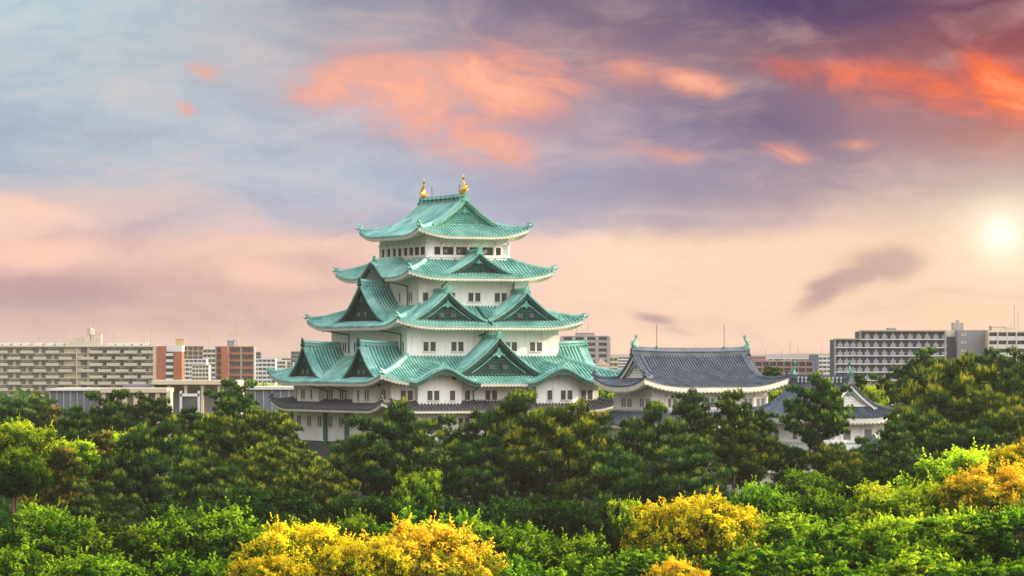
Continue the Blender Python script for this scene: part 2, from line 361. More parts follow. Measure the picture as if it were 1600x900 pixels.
class Ring:
    """a hipped skirt of roof between an eave rectangle (half sizes Wo, Do at zo) and an inner one (Wi, Di at zi)"""
    def __init__(r, Wo, Do, Wi, Di, zo, zi, L=1.1, Q=8.0, p=1.22, e=2.8, kara=None):
        r.Wo, r.Do, r.Wi, r.Di, r.zo, r.zi, r.L, r.Q, r.p, r.e = Wo, Do, Wi, Di, zo, zi, L, Q, p, e
        r.kara = kara or {}
    def dims(r, side):     # half length at the eave, at the top, outer distance, run
        if side in ('front', 'back'): return r.Wo, r.Wi, r.Do, r.Do - r.Di
        return r.Do, r.Di, r.Wo, r.Wo - r.Wi
    def z0(r, side, s, t):
        hw, hi, o, run = r.dims(side)
        v = min(1, max(0, t / run)); q = max(0, hw - v * (hw - hi) - abs(s))
        return r.zo + (r.zi - r.zo) * v ** r.p + r.L * (1 - v) ** 1.4 * max(0, 1 - q / r.Q) ** 2.2
    def kz(r, side, s):
        z = 0
        for c, w, H, sl in r.kara.get(side, ()):
            x = abs(s - c) / w
            if x < 1: z = max(z, H * (0.5 + 0.5 * math.cos(math.pi * x ** 0.92)))
        return z
    def z(r, side, s, t):
        z = r.z0(side, s, t)
        for c, w, H, sl in r.kara.get(side, ()):
            x = abs(s - c) / w
            if x < 1: z = max(z, r.zo + H * (0.5 + 0.5 * math.cos(math.pi * x ** 0.92)) + sl * t + r.L * 0.0)
        return z
    def tiles(r, m, rib=0.19, sides=SIDES, rows=13, edge=0.14, pitch=RP):
        mb = MB()
        for side in sides:
            hw, hi, o, run = r.dims(side)
            n = int(round(2 * hw / pitch)); P = 2 * hw / n; cols = []
            for i in range(n):
                s0 = -hw + i * P
                for f, h in ((0.02, 0), (0.22, 0), (0.32, rib * .8), (0.5, rib), (0.68, rib * .8), (0.78, 0)):
                    cols.append((s0 + f * P, h))
            cols = [(-hw, 0)] + cols + [(hw, 0)]
            nr = rows if not r.kara.get(side) else rows + 9
            R = []
            for j in range(-1, nr):
                row = []
                for s, h in cols:
                    tm = run * min(1, (hw - abs(s)) / max(1e-6, hw - hi))
                    if j < 0: row.append(fr(side, s, o, r.z(side, s, 0) - edge))
                    else:
                        t = tm * (j / (nr - 1)); row.append(fr(side, s, o - t, r.z(side, s, t) + h * (1 if tm > 0.3 else 0)))
                R.append(row)
            mb.rgrid(R, m, GAP[m], 1)
        return mb
    def soffit(r, m, depth=0.42, sides=SIDES, drop=0.14, pitch=0.52, wave=0.14, e=None):
        mb = MB(); e = (e or r.e) + 0.15
        for side in sides:
            hw, hi, o, run = r.dims(side)
            n = int(round(2 * hw / pitch)); P = 2 * hw / n; cols = [(-hw + 0.06, 0)]
            for i in range(n):
                s0 = -hw + i * P
                for f, h in ((0.08, 0), (0.22, wave), (0.5, wave * 1.25), (0.78, wave), (0.92, 0)): cols.append((s0 + f * P, h))
            cols.append((hw - 0.06, 0)); R = []
            for k in range(6):
                row = []
                for s, h in cols:
                    lim = max(0, hw - abs(s)); ze = r.z0(side, s, 0) + r.kz(side, s)
                    if k == 0: t, z = 0.06, ze - drop
                    elif k == 1: t, z = 0.09, ze - depth
                    elif k == 2: t, z = 0.14, ze - depth - h
                    elif k == 3: t, z = 0.9, ze - depth + 0.06 - h
                    elif k == 4: t, z = 0.95, ze - depth + 0.16
                    else: t, z = e, ze - depth + 0.30
                    row.append(fr(side, s, o - min(t, max(0.06, lim)), z))
                R.append(row)
            mb.grid(R, m)
        return mb
    def hips(r, m, w=0.55, h=0.42, tip=0.32, corners=((-1, -1), (1, -1), (-1, 1), (1, 1)), start=0.0, tipmat=None):
        out = []
        for sx, sy in corners:
            mb = MB(); pts = []
            for i in range(15):
                v = 1 - i / 14 * (1 - start)
                a = sx * (r.Wo - v * (r.Wo - r.Wi)); b = sy * (r.Do - v * (r.Do - r.Di))
                z = r.z0('front', r.Wo - v * (r.Wo - r.Wi), v * (r.Do - r.Di))
                pts.append((a, b, z + 0.05 + (0.35 * max(0, 0.16 - v) / 0.16 if v < 0.16 else 0)))
            mb.sweep(pts, w, h, m)
            d = Vector(pts[-1]) - Vector(pts[-2]); d.z = 0; d.normalize(); e = Vector(pts[-1])
            # end tile with its upturned horn
            tm = tipmat or m
            mb.tube([e - d * .5 + Vector((0,0,.3)), e + Vector((0,0,.36)), e + d * .18 + Vector((0,0,.45 + tip * .3)), e + d * .22 + Vector((0,0,.45 + tip))], [.18, .17, .09, .02], tm, 6)
            mb.tube([e + Vector((0,0,-.15)), e + d * .3 + Vector((0,0,-.02)), e + d * .55 + Vector((0,0,.1))], [.18, .12, .03], tm, 6)
            out.append(mb)
        return out

def gprof(x, zb, H, k):
    return zb + H * (k * (1 - x) + (1 - k) * (1 - x) ** 2)

def gable(parent, side, c, front, back, zb, hw, zap, m, k=0.45, verge=0.55, dark=None, board=None, ped=None, name='gable', windows=2,
          ridge_h=0.6, tipz=0.4, both=False, wmat=None, boardd=0.55, ext=1.06, orn=None, rib=0.19):
    """a triangular dormer gable; front: distance of its pediment from the centre; both: a gable at either end"""
    dark = dark or M_copper_dark; board = board or dark; orn = orn or M_copper_old; ped = ped or dark
    H = zap - zb; f = front + verge
    mb = MB(); NX = 16
    b0 = -f if both else back
    n = max(2, int(round((f - b0) / RP))); P = (f - b0) / n
    cols = [(b0, 0)]
    for i in range(n):
        for q, h in ((.02, 0), (.22, 0), (.32, rib * .8), (.5, rib), (.68, rib * .8), (.78, 0)): cols.append((b0 + (i + q) * P, h))
    cols.append((f, 0))
    for sg in (-1, 1):
        R = []
        for i in range(NX + 1):
            x = i / NX * ext
            z = gprof(min(x, 1), zb, H, k) - max(0, x - 1) * H * k
            R.append([fr(side, c + sg * x * hw, o, z + h) for o, h in cols])
        mb.rgrid(R, m, GAP[m])
        for fo in ((f, -f) if both else (f,)):
            d = 1 if fo > 0 else -1
            # thickness at the verge, the raised verge band, and the two heavy rows beside it
            top = []; low = []
            for i in range(NX + 1):
                x = i / NX * ext; z = gprof(min(x, 1), zb, H, k) - max(0, x - 1) * H * k
                top.append((c + sg * x * hw, z)); low.append(z - 0.2)
            mb.grid([[fr(side, s, fo, z + .02) for s, z in top], [fr(side, s, fo, zz) for (s, z), zz in zip(top, low)]], m)
            L = [fr(side, s, fo - d * 1.15, z + 0.12) for s, z in top[1:int(NX * .86)]]
            mb.tube(L, 0.20, m, 6); L = [fr(side, s, fo - d * 0.80, z + 0.08) for s, z in top[1:]]
            mb.tube(L, 0.13, m, 6); mb.tube([fr(side, s, fo - d * .62, z + 0.10) for s, z in top[1:]], 0.10, m, 6)
            arc = 0; nxt = 0.25
            for i in range(1, len(top)):
                (s0, z0), (s1, z1) = top[i - 1], top[i]; ds = math.hypot(s1 - s0, z1 - z0)
                while nxt <= arc + ds:
                    g = (nxt - arc) / ds; s_, z_ = s0 + (s1 - s0) * g, z0 + (z1 - z0) * g
                    mb.tube([fr(side, s_, fo - d * .60, z_ + .08), fr(side, s_, fo + d * .10, z_ + .04)], .125, m, 6)
                    nxt += 0.36
                arc += ds
    g = mb.build(name, parent)
    for fo in ((1, -1) if both else (1,)):
        F_ = fo * front; d = fo
        # barge boards following the curve
        bb = MB()
        for sg in (-1, 1):
            for (o1, o2, u1, u2, mm) in ((F_ + d * (verge - .12), F_ + d * (verge - .30), .16, .16 + boardd, board), (F_ + d * .22, F_ + d * .06, boardd + .1, boardd + .42, board)):
                A, B, C, D = [], [], [], []
                for i in range(NX + 1):
                    x = i / NX * min(ext, 1.02); z = gprof(min(x, 1), zb, H, k) - max(0, x - 1) * H * k
                    s = c + sg * x * hw
                    A.append(fr(side, s, o1, z - u1)); B.append(fr(side, s, o1, z - u2)); C.append(fr(side, s, o2, z - u2)); D.append(fr(side, s, o2, z - u1))
                bb.grid([D, A, B, C, D], mm)
        bb.build('bargeboard', g)
        # pediment: panel, slats, inner chevron mouldings, sill
        pd = MB(); poly = []
        for i in range(-NX, NX + 1):
            x = abs(i) / NX; poly.append(fr(side, c + i / NX * hw, F_, gprof(x, zb, H, k) - .12))
        poly = [fr(side, c - hw, F_, zb - .5)] + poly + [fr(side, c + hw, F_, zb - .5)]
        inn = Vector(fr(side, 0, -d * .25, 0))
        pd.prism(poly, inn, ped)
        def width_at(z):
            lo, hi = 0.0, 1.0
            for _ in range(20):
                md = (lo + hi) / 2
                if gprof(md, zb, H, k) - .75 > z: lo = md
                else: hi = md
            return lo * hw
        z = zb + .3; 
        while z < zb + H * .5:
            w_ = width_at(z)
            if w_ > .3: pd.grid([[fr(side, c - w_, F_ + d * .03, z), fr(side, c + w_, F_ + d * .03, z)], [fr(side, c - w_, F_ + d * .09, z + .1), fr(side, c + w_, F_ + d * .09, z + .1)], [fr(side, c - w_, F_ + d * .02, z + .12), fr(side, c + w_, F_ + d * .02, z + .12)]], ped)
            z += .32
        w_ = width_at(zb + .12) * .97
        pd.prism([fr(side, c - w_, F_ + d*.02, zb - .02), fr(side, c - w_, F_ + d*.02, zb + .2), fr(side, c + w_, F_ + d*.02, zb + .2), fr(side, c + w_, F_ + d*.02, zb - .02)], Vector(fr(side, 0, d * .2, 0)), board)
        for sc_ in (.60, ):
            for sg in (-1, 1):
                L = []
                for i in range(9):
                    x = i / 8 * sc_; L.append(fr(side, c + sg * x * hw, F_ + d * .14, zb + .25 + (H * .60) * (gprof(i / 8, 0, 1, .75))))
                pd.tube(L, .085, orn, 5); 
        pd.build('pediment', g)
        # carved pendant and scrollwork
        om = MB(); zt = zb + H * .60
        for a_, b_, r_ in ((0, 0, .30), (-.34, -.22, .2), (.34, -.22, .2), (0, -.42, .24), (-.7, -.38, .15), (.7, -.38, .15), (0, .38, .16)):
            sc2 = max(.6, min(1.25, H / 4.5))
            p = [fr(side, c + (a_ + r_ * math.cos(q * math.pi / 4)) * sc2, F_ + d * .30, zt + (b_ + r_ * math.sin(q * math.pi / 4)) * sc2) for q in range(8)]
            om.prism(p, Vector(fr(side, 0, -d * .18, 0)), orn)
        om.build('carving', g)
        if windows:
            for sg in (-1, 1):
                wm = MB(); ww = .6; cc = c + sg * hw * .15; zz = zb + H * .20
                wm.box(fr(side, cc, F_ + d * .1, zz), (ww if side in ('front', 'back') else .06, .06 if side in ('front', 'back') else ww, .7), M_glass)
                for q in range(4):
                    wm.box(fr(side, cc + (q - 1.5) * .2, F_ + d * .15, zz), (.05, .07, .6), M_bar if wmat is None else wmat)
                wm.build('gable_window', g)
    # ridge with its end tiles
    rd = MB(); a0 = -f if both else back; N = 10; L = []
    for i in range(N + 1):
        o = a0 + (f - .1 - a0) * i / N if not both else (-f + .1) + (2 * f - .2) * i / N
        u = (i / N) if not both else abs(2 * i / N - 1)
        L.append(fr(side, c, o, zap - .05 + .22 * u ** 3))
    rd.sweep(L, .62, ridge_h, m)
    for i in range(2):
        rd.tube([Vector(p) + Vector((0, 0, ridge_h * .45 + .0)) + Vector(fr(side, (.33 if i else -.33), 0, 0)) for p in L], .06, M_copper_old if m is M_copper else m, 5)
    for fo in ((1, -1) if both else (1,)):
        e = Vector(fr(side, c, fo * (f - .05), zap + .15)); d = Vector(fr(side, 0, fo, 0)); sdir = Vector(fr(side, 1, 0, 0))
        p = [e + sdir * a + Vector((0, 0, b)) for a, b in ((-.5, -.35), (-.62, -.1), (-.36, .12), (-.3, .62), (0, .9), (.3, .62), (.36, .12), (.62, -.1), (.5, -.35))]
        rd.prism(p, d * .18, orn if m is M_copper else m)
        if tipz: rd.tube([e + Vector((0, 0, .6)), e + d * .12 + Vector((0, 0, .6 + tipz * .5)), e + d * .3 + Vector((0, 0, .6 + tipz))], [.12, .09, .02], orn if m is M_copper else m, 5)
    rd.build('ridge', g)
    return g

def karahafu_front(parent, ring, side, c, w, H, m, sl):
    """the cusped dark board and verge tiles at the eave, and the small ridge behind"""
    hw, hi, o, run = ring.dims(side)
    bb = MB(); A, B, C, D = [], [], [], []; N = 36
    for i in range(N + 1):
        s = c + (i / N * 2 - 1) * w; z = ring.z(side, s, 0); x = abs(i / N * 2 - 1)
        dep = .62 - .12 * x; lob = .22 * max(0, 1 - abs(x) / .14)
        A.append(fr(side, s, o - .02, z - .15)); B.append(fr(side, s, o - .02, z - .15 - dep - lob)); C.append(fr(side, s, o - .35, z - .15 - dep - lob)); D.append(fr(side, s, o - .35, z - .15))
    bb.grid([D, A, B, C, D], M_copper_dark)
    k = bb.build('arched_board', parent)
    vt = MB(); arc = 0; last = None
    for i in range(121):
        s = c + (i / 120 * 2 - 1) * w; z = ring.z(side, s, 0)
        if last: arc += math.hypot(s - last[0], z - last[1])
        if last is None or arc > .34:
            vt.tube([fr(side, s, o + .12, z + .05), fr(side, s, o - .55, z + .13)], .13, m, 6); arc = 0
        last = (s, z)
    vt.tube([fr(side, c + (i / 30 * 2 - 1) * w * .96, o - .7, ring.z(side, c + (i / 30 * 2 - 1) * w * .96, .7) + .1) for i in range(31)], .13, m, 6)
    vt.build('verge_tiles', k)
    rd = MB(); L = [fr(side, c, o - .7 - q, ring.zo + H + sl * (q + .7) - .02) for q in np.linspace(run - .9, 0, 8)]
    rd.sweep(L, .55, .5, m)
    e = Vector(fr(side, c, o - .62, ring.zo + H + .35)); sdir = Vector(fr(side, 1, 0, 0)); d = Vector(fr(side, 0, 1, 0))
    rd.prism([e + sdir * a + Vector((0, 0, b)) for a, b in ((-.75, -.3), (-.8, -.05), (-.35, .2), (-.2, .65), (.2, .65), (.35, .2), (.8, -.05), (.75, -.3))], d * .22, M_copper_old)
    rd.build('arched_gable_ridge', k)
    return k

# ------------------------------------------------------------------ windows of the keep
def window_mesh(w, h, bars=3, sill=True, double=False, frame=M_bar):
    mb = MB()
    xs = (-w * .68, w * .68) if double else (0,)
    for x in xs:
        mb.box((x, -.02, h / 2), (w, .05, h), M_glass)
        for k in range(bars): mb.box((x + (k + 1) * w / (bars + 1) - w / 2, -.07, h / 2), (.06, .06, h - .04), frame)
        for sx in (-1, 1): mb.box((x + sx * (w / 2 + .03), -.045, h / 2), (.06, .1, h + .1), M_plaster)
        mb.box((x, -.045, h + .03), (w + .12, .1, .06), M_plaster)
    if sill: mb.box((0, -.09, -.09), (w * (2.6 if double else 1.25), .2, .1), M_soffit)
    return mb
_win = {}
def put_window(parent, side, s, o, z, w, h, bars=3, double=True, name='window', **kw):
    rz = {'front': 0, 'left': -math.pi / 2, 'back': math.pi, 'right': math.pi / 2}[side]
    key = (w, h, bars, double, name)
    if key not in _win:
        ob = window_mesh(w, h, bars, double=double, **kw).build(name, parent); _win[key] = ob
    else:
        ob = _win[key].copy(); sc.collection.objects.link(ob); ob.parent = parent
    ob.location = fr(side, s, o, z); ob.rotation_euler = (0, 0, rz)
    return ob

def shachi(mb, base, inward, H, m):
    """a roof-end fish: head down biting the ridge, tail thrown up; inward: unit vector along the ridge towards the middle"""
    b = Vector(base); i = Vector(inward); z = Vector((0, 0, 1)); side = i.cross(z)
    P = [b + i * .34 * H + z * .10 * H, b + i * .16 * H + z * .10 * H, b - i * .04 * H + z * .16 * H, b - i * .15 * H + z * .32 * H, b - i * .12 * H + z * .50 * H, b + i * .02 * H + z * .66 * H, b + i * .09 * H + z * .80 * H]
    mb.tube(P, [.09 * H, .155 * H, .16 * H, .135 * H, .10 * H, .07 * H, .035 * H], m, 8)
    mb.tube([P[0] + z * .01 * H, P[0] + i * .1 * H + z * .09 * H], [.07 * H, .02 * H], m, 6)      # snout
    # tail fins
    t = P[-1]
    for q, L in ((-.75, .24), (-.15, .32), (.5, .26)):
        dv = (z * math.cos(q) + i * math.sin(q)); n = i * math.cos(q) - z * math.sin(q)
        mb.prism([t - n * .03 * H - dv * .08 * H, t + dv * L * .55 * H - n * .055 * H, t + dv * L * H, t + dv * L * .5 * H + n * .06 * H, t + n * .04 * H - dv * .08 * H], side * .03 * H, m)
    # back fins and side fins
    for k, (p, L) in enumerate(((P[2], .24), (P[3], .22), (P[4], .18))):
        mb.prism([p - i * .1 * H - z * .05 * H, p - i * (.1 + L) * H + z * .10 * H, p - i * .07 * H + z * .08 * H], side * .03 * H, m)
    for sg in (-1, 1):
        p = P[2] + side * sg * .12 * H
        mb.prism([p - z * .02 * H, p + side * sg * .22 * H + z * .22 * H - i * .04 * H, p + z * .08 * H + i * .02 * H], i * .03 * H, m)
        p = P[1] + side * sg * .1 * H
        mb.prism([p, p + side * sg * .2 * H + z * .12 * H + i * .05 * H, p + z * .06 * H - i * .04 * H], i * .03 * H, m)

# ------------------------------------------------------------------ the great keep
ROT = math.radians(25)
ZS = 12.9                               # top of the stone base above the ground
cx = (693 - CX) / F * 555
keep = thing('castle_keep', 'five-storey white castle tower with green copper roofs and two golden fish on its ridge', 'castle', (cx, 555, ZS), ROT)
K = 2.121
S = {1: (15.9, 18.03), 3: (11.67, 13.79), 4: (8.49, 10.6), 5: (6.35, 8.5)}

# stone base
mb = MB(); rows = []
for k in range(8):
    u = k / 7; g = 5.2 * (u ** 1.5); z = -u * (ZS + .3)
    rows.append([(-15.9 - g, -18.03 - g, z), (15.9 + g, -18.03 - g, z), (15.9 + g, 18.03 + g, z), (-15.9 - g, 18.03 + g, z), (-15.9 - g, -18.03 - g, z)])
mb.grid(rows, M_stone); mb.build('stone_base', keep)

def walls(parent, W, D, z0, z1, m=M_plaster, name='wall'):
    mb = MB(); mb.box((0, 0, (z0 + z1) / 2), (2 * W, 2 * D, z1 - z0), m); return mb.build(name, parent)
w1 = walls(keep, *S[1], 0.02, 5.7)
w2 = walls(keep, 15.88, 18.01, 5.2, 8.9)
w3 = walls(keep, *S[3], 9.5, 16.6)
w4 = walls(keep, *S[4], 17.0, 23.6)
w5 = walls(keep, *S[5], 24.0, 29.5)

# skirts of roof, lowest first
E = 2.8
r1 = Ring(15.9 + 2.6, 18.03 + 2.6, 15.86, 18.0, 4.72, 5.95, L=1.15, Q=6, p=1.1, e=2.6)
R1 = r1.tiles(M_tile, rows=7).build('tile_roof', keep)
R1['label'] = 'dark grey tile skirt roof above the lowest storey'
r1.soffit(M_soffit, wave=.10).build('soffit', R1)
for h in r1.hips(M_tile, .5, .35, .3, corners=((-1, -1), (1, -1), (-1, 1))): h.build('hip_ridge', R1)

r2 = Ring(15.9 + E, 18.03 + E, 11.6, 13.7, 8.45, 12.15, L=1.15, Q=7.5, e=E,
          kara={'front': [(-9.0, 5.4, 1.95, .13), (9.0, 5.4, 1.95, .13)], 'back': [(-9.0, 5.4, 1.95, .13), (9.0, 5.4, 1.95, .13)]})
R2 = r2.tiles(M_copper).build('copper_roof', keep)
R2['label'] = 'broadest green copper roof with two cusped arches along its eave'
r2.soffit(M_soffit).build('soffit', R2)
for h in r2.hips(M_copper): h.build('hip_ridge', R2)
for c in (-9.0, 9.0): karahafu_front(keep, r2, 'front', c, 5.4, 1.95, M_copper, .13)

r3 = Ring(11.67 + E, 13.79 + E, 8.42, 10.5, 16.3, 19.2, L=1.05, Q=7, e=E)
R3 = r3.tiles(M_copper).build('copper_roof', keep)
r3.soffit(M_soffit).build('soffit', R3)
for h in r3.hips(M_copper): h.build('hip_ridge', R3)

r4 = Ring(8.49 + E, 10.6 + E, 6.3, 8.43, 23.2, 25.75, L=.95, Q=6.5, e=E, kara={'left': [(0, 4.9, 2.2, .10)], 'right': [(0, 4.9, 2.2, .10)]})
R4 = r4.tiles(M_copper).build('copper_roof', keep)
r4.soffit(M_soffit).build('soffit', R4)
for h in r4.hips(M_copper): h.build('hip_ridge', R4)
karahafu_front(keep, r4, 'left', 0, 4.9, 2.2, M_copper, .10)

r5 = Ring(6.35 + 2.3, 8.5 + 2.3, 5.0, 7.2, 29.15, 30.7, L=1.1, Q=6, p=1.22, e=2.3)
r5r = Ring(6.35 + 2.3, 8.5 + 2.3, 4.94, 7.12, 29.15, 30.72, L=1.1, Q=6, p=1.22, e=2.3)
R5 = r5r.tiles(M_copper, rows=9).build('copper_roof', keep)
R5['label'] = 'topmost green copper roof with a gable at each end of its ridge'
r5.soffit(M_soffit).build('soffit', R5)
for h in r5.hips(M_copper): h.build('hip_ridge', R5)
gable(keep, 'front', 0, 7.2, 0, 30.68, 5.0, 34.25, M_copper, k=.74, verge=.75, boardd=.32, both=True, windows=0, ridge_h=.95, tipz=0, ped=M_copper_old, ext=1.0, board=M_copper_old)

# dormer gables
gable(keep, 'front', 0, 18.7, 13.3, 9.55, 6.9, 14.75, M_copper, k=.55)
for c in (-10.4, 10.4):
    gable(keep, 'left', c, 17.0, 11.4, 8.95, 6.4, 13.7, M_copper, k=.42, orn=M_copper_dark)
    gable(keep, 'right', c, 17.0, 11.4, 8.95, 6.4, 13.7, M_copper, k=.42)
for c in (-6.03, 6.03):
    gable(keep, 'front', c, 14.8, 10.2, 17.0, 5.95, 21.1, M_copper, k=.55)
gable(keep, 'left', 0, 12.5, 8.3, 17.0, 8.6, 22.3, M_copper, k=.42, orn=M_copper_dark, ridge_h=.7)
gable(keep, 'right', 0, 12.5, 8.3, 17.0, 8.6, 22.3, M_copper, k=.42)
gable(keep, 'front', 0, 12.0, 8.2, 23.75, 5.1, 26.6, M_copper, k=.6, windows=0, tipz=.35)

# projecting bays of the second floor
def bay(side, c, hw, z0, z1, o0, o1, arch=None):
    mb = MB(); n = 12; top = []
    for i in range(n + 1):
        s = c + (i / n * 2 - 1) * hw
        top.append(z1 if arch is None else min(z1, arch.zo + arch.kz(side, s) - .30))
    poly = [fr(side, c - hw, o1, z0)] + [fr(side, c + (i / n * 2 - 1) * hw, o1, top[i]) for i in range(n + 1)] + [fr(side, c + hw, o1, z0)]
    mb.prism(poly, Vector(fr(side, 0, -(o1 - o0 + .1), 0)), M_plaster)
    if side in ('front', 'back'): mb.box(fr(side, c, (o0 + o1) / 2 + .07, z0 + .04), (2 * hw + .2, (o1 - o0) + .26, .12), M_soffit)
    else: mb.box(fr(side, c, (o0 + o1) / 2 + .07, z0 + .04), ((o1 - o0) + .26, 2 * hw + .2, .12), M_soffit)
    return mb.build('bay', keep)
for c in (-10.4, 10.4): bay('left', c, 4.1, 5.05, 8.35, 15.9, 16.75)
for c in (-9.0, 9.0): bay('front', c, 3.3, 5.05, 9.9, 18.03, 18.95, r2)

# windows
for k in range(9): put_window(keep, 'left', 15.8 - 4.0 * k, 15.9, 2.15, .62, 1.38)
for a in (-13.0, -9.0, -4.95, -.9, 3.1, 7.1, 11.1, 14.0): put_window(keep, 'front', a, 18.03, 2.15, .68, 1.38)
for b, d in ((3.6, 1), (-.4, 1), (-15.6, 1), (16.5, 0), (0, 0)):
    if b or d: put_window(keep, 'left', b, 15.9, 6.05, .62, 1.35, double=bool(d))
for b, d in ((12.1, 1), (8.9, 0), (-8.5, 0), (-11.6, 1)): put_window(keep, 'left', b, 16.75, 6.05, .62, 1.35, double=bool(d))
for a, d in ((-13.6, 1), (-4.4, 0), (-.8, 1), (3.3, 1), (14.0, 1)): put_window(keep, 'front', a, 18.03, 6.05, .75, 1.3, double=bool(d))
for a, d in ((-10.0, 1), (-7.1, 0), (7.8, 0), (10.4, 1)): put_window(keep, 'front', a, 18.95, 6.05, .75, 1.3, double=bool(d))
for b, d in ((8.7, 1), (4.45, 1), (-4.4, 1), (-8.8, 1), (-12.6, 0)): put_window(keep, 'left', b, 11.67, 12.85, .62, 1.25, double=bool(d))
for a in (-8.3, -4.05, 4.2, 8.1): put_window(keep, 'front', a, 13.79, 12.85, .78, 1.25)
put_window(keep, 'front', 0, 13.79, 12.85, .78, 1.25)
for b, d in ((-7.8, 1), (-4.0, 0), (4.0, 1), (8.0, 1)): put_window(keep, 'left', b, 8.49, 19.85, .6, 1.25, double=bool(d))
for a, d in ((-7.5, 0), (-3.9, 1), (0.0, 1), (4.1, 1), (7.5, 0)): put_window(keep, 'front', a, 10.6, 19.85, .78, 1.2, double=bool(d))
# top storey: beams, posts, windows
tb = MB()
for side, hw, o in (('front', 6.35, 8.5), ('left', 8.5, 6.35), ('back', 6.35, 8.5), ('right', 8.5, 6.35)):
    for z, h, t in ((28.05, .22, .14), (26.2, .26, .2), (25.82, .16, .14)):
        c = fr(side, 0, o + t / 2 - .02, z)
        tb.box(c, (2 * hw + .3, t, h) if side in ('front', 'back') else (t, 2 * hw + .3 - .002, h), M_plaster)
    n = int(round(2 * hw / 1.03)); 
    for i in range(0, n + 1, 2 if side in ('front', 'back') else 2):
        s = -hw + .12 + i * (2 * hw - .24) / n
        tb.box(fr(side, s, o + .05, 27.1), (.22, .22, 1.8), M_plaster)
        for z in (28.05, 25.85): tb.box(fr(side, s, o + .15, z), (.14, .14, .14), M_copper_dark)
tb.build('beams', keep)
def top_window(side, s, w):
    rz = {'front': 0, 'left': -math.pi / 2}[side]
    mb = MB(); h = 1.0
    mb.box((0, -.03, h / 2), (w, .06, h), M_glass)
    for x in ((0,) if w > 1.2 else ()): mb.box((x, -.07, h / 2), (.08, .05, h), M_bark)
    for sx in (-1, 1): mb.box((sx * w / 2, -.06, h / 2), (.09, .07, h), M_bark)
    mb.box((0, -.06, h), (w + .09, .07, .08), M_bark); mb.box((0, -.06, 0), (w + .09, .07, .08), M_bark)
    if w > 1.2: mb.box((-w * .24, -.065, h * .45), (w * .34, .02, h * .55), M_bar)
    o = mb.build('window', keep); o.location = fr(side, s, 8.5 if side == 'front' else 6.35, 26.5); o.rotation_euler = (0, 0, rz)
for s, w in ((-4.77, .75), (-3.1, 1.5), (-1.03, 1.5), (1.02, 1.5), (3.05, 1.5), (4.65, .75)): top_window('front', s, w)
for k in range(8): top_window('left', 7.3 - 2.07 * k, 1.05)

# down pipes
def pipe(pts, r=.11):
    mb = MB(); mb.tube(pts, r, M_pipe, 6); mb.box(pts[0], (.34, .34, .4), M_copper_old); return mb.build('down_pipe', keep)
pipe([fr('left', 10.6, 14.2, 15.85), fr('left', 6.9, 11.85, 15.2), fr('left', 6.9, 11.85, 12.6)])
pipe([fr('left', -8.4, 14.2, 15.85), fr('left', -12.0, 11.85, 15.2), fr('left', -12.0, 11.85, 12.4)])
pipe([fr('left', 7.0, 18.3, 8.0), fr('left', 4.6, 16.1, 7.2), fr('left', 4.6, 16.1, 5.4)])
pipe([fr('left', .6, 18.3, 8.0), fr('left', -2.2, 16.1, 7.2), fr('left', -2.2, 16.1, 5.4)])
for b in (5.9, -2.1):
    pipe([fr('left', b, 16.1, 4.3), fr('left', b, 16.1, .2)], .14); pipe([fr('left', b - .8, 16.1, 4.3), fr('left', b - .8, 16.15, -.4)], .24)
pipe([fr('front', -3.4, 20.5, 8.0), fr('front', -3.6, 18.3, 7.3), fr('front', -3.6, 18.3, 5.2)])
pipe([fr('front', 3.1, 20.5, 8.0), fr('front', 4.9, 18.3, 7.3), fr('front', 4.9, 18.3, 5.2)])
pipe([fr('front', 5.1, 13.1, 22.8), fr('front', 6.0, 10.8, 22.0), fr('front', 6.0, 10.8, 19.3)])
pipe([fr('front', -5.0, 13.1, 22.8), fr('front', -5.0, 10.8, 22.0), fr('front', -5.0, 10.8, 19.3)])
pipe([fr('left', -4.6, 11.0, 22.8), fr('left', -7.0, 8.7, 22.0), fr('left', -7.0, 8.7, 19.3)])
pipe([fr('front', .3, 16.3, 16.1), fr('front', -.5, 14.8, 15.2), fr('front', -.8, 14.0, 15.0)])
vp = MB(); vp.tube([fr('front', .2, 11.2, 19.1), fr('front', 0, 13.9, 17.6), fr('front', .1, 16.4, 16.6)], .13, M_copper_dark, 6); vp.build('valley_gutter', keep)

# golden fish and lightning rods on the top ridge
for sg in (-1, 1):
    gm = MB(); shachi(gm, (0, sg * 7.05, 35.05), (0, -sg, 0), 2.55, M_gold); g = gm.build('golden_fish', keep)
for sg in (-1, 1):
    rm_ = MB(); rm_.tube([(0.35, sg * 4.9, 34.9), (0.35, sg * 4.9, 36.6)], .05, M_copper_dark, 5); rm_.build('lightning_rod', keep)
rg = MB()
for sg in (-1, 1): 
    rg.tube([(-.5, -6, 34.62), (-.5, 6, 34.62)], .05, M_copper_dark, 5)
    for k in range(9): rg.box((-.45, -6 + k * 1.5, 34.6), (.12, .1, .5), M_copper_dark)
    break
rg.build('ridge_rail', keep)

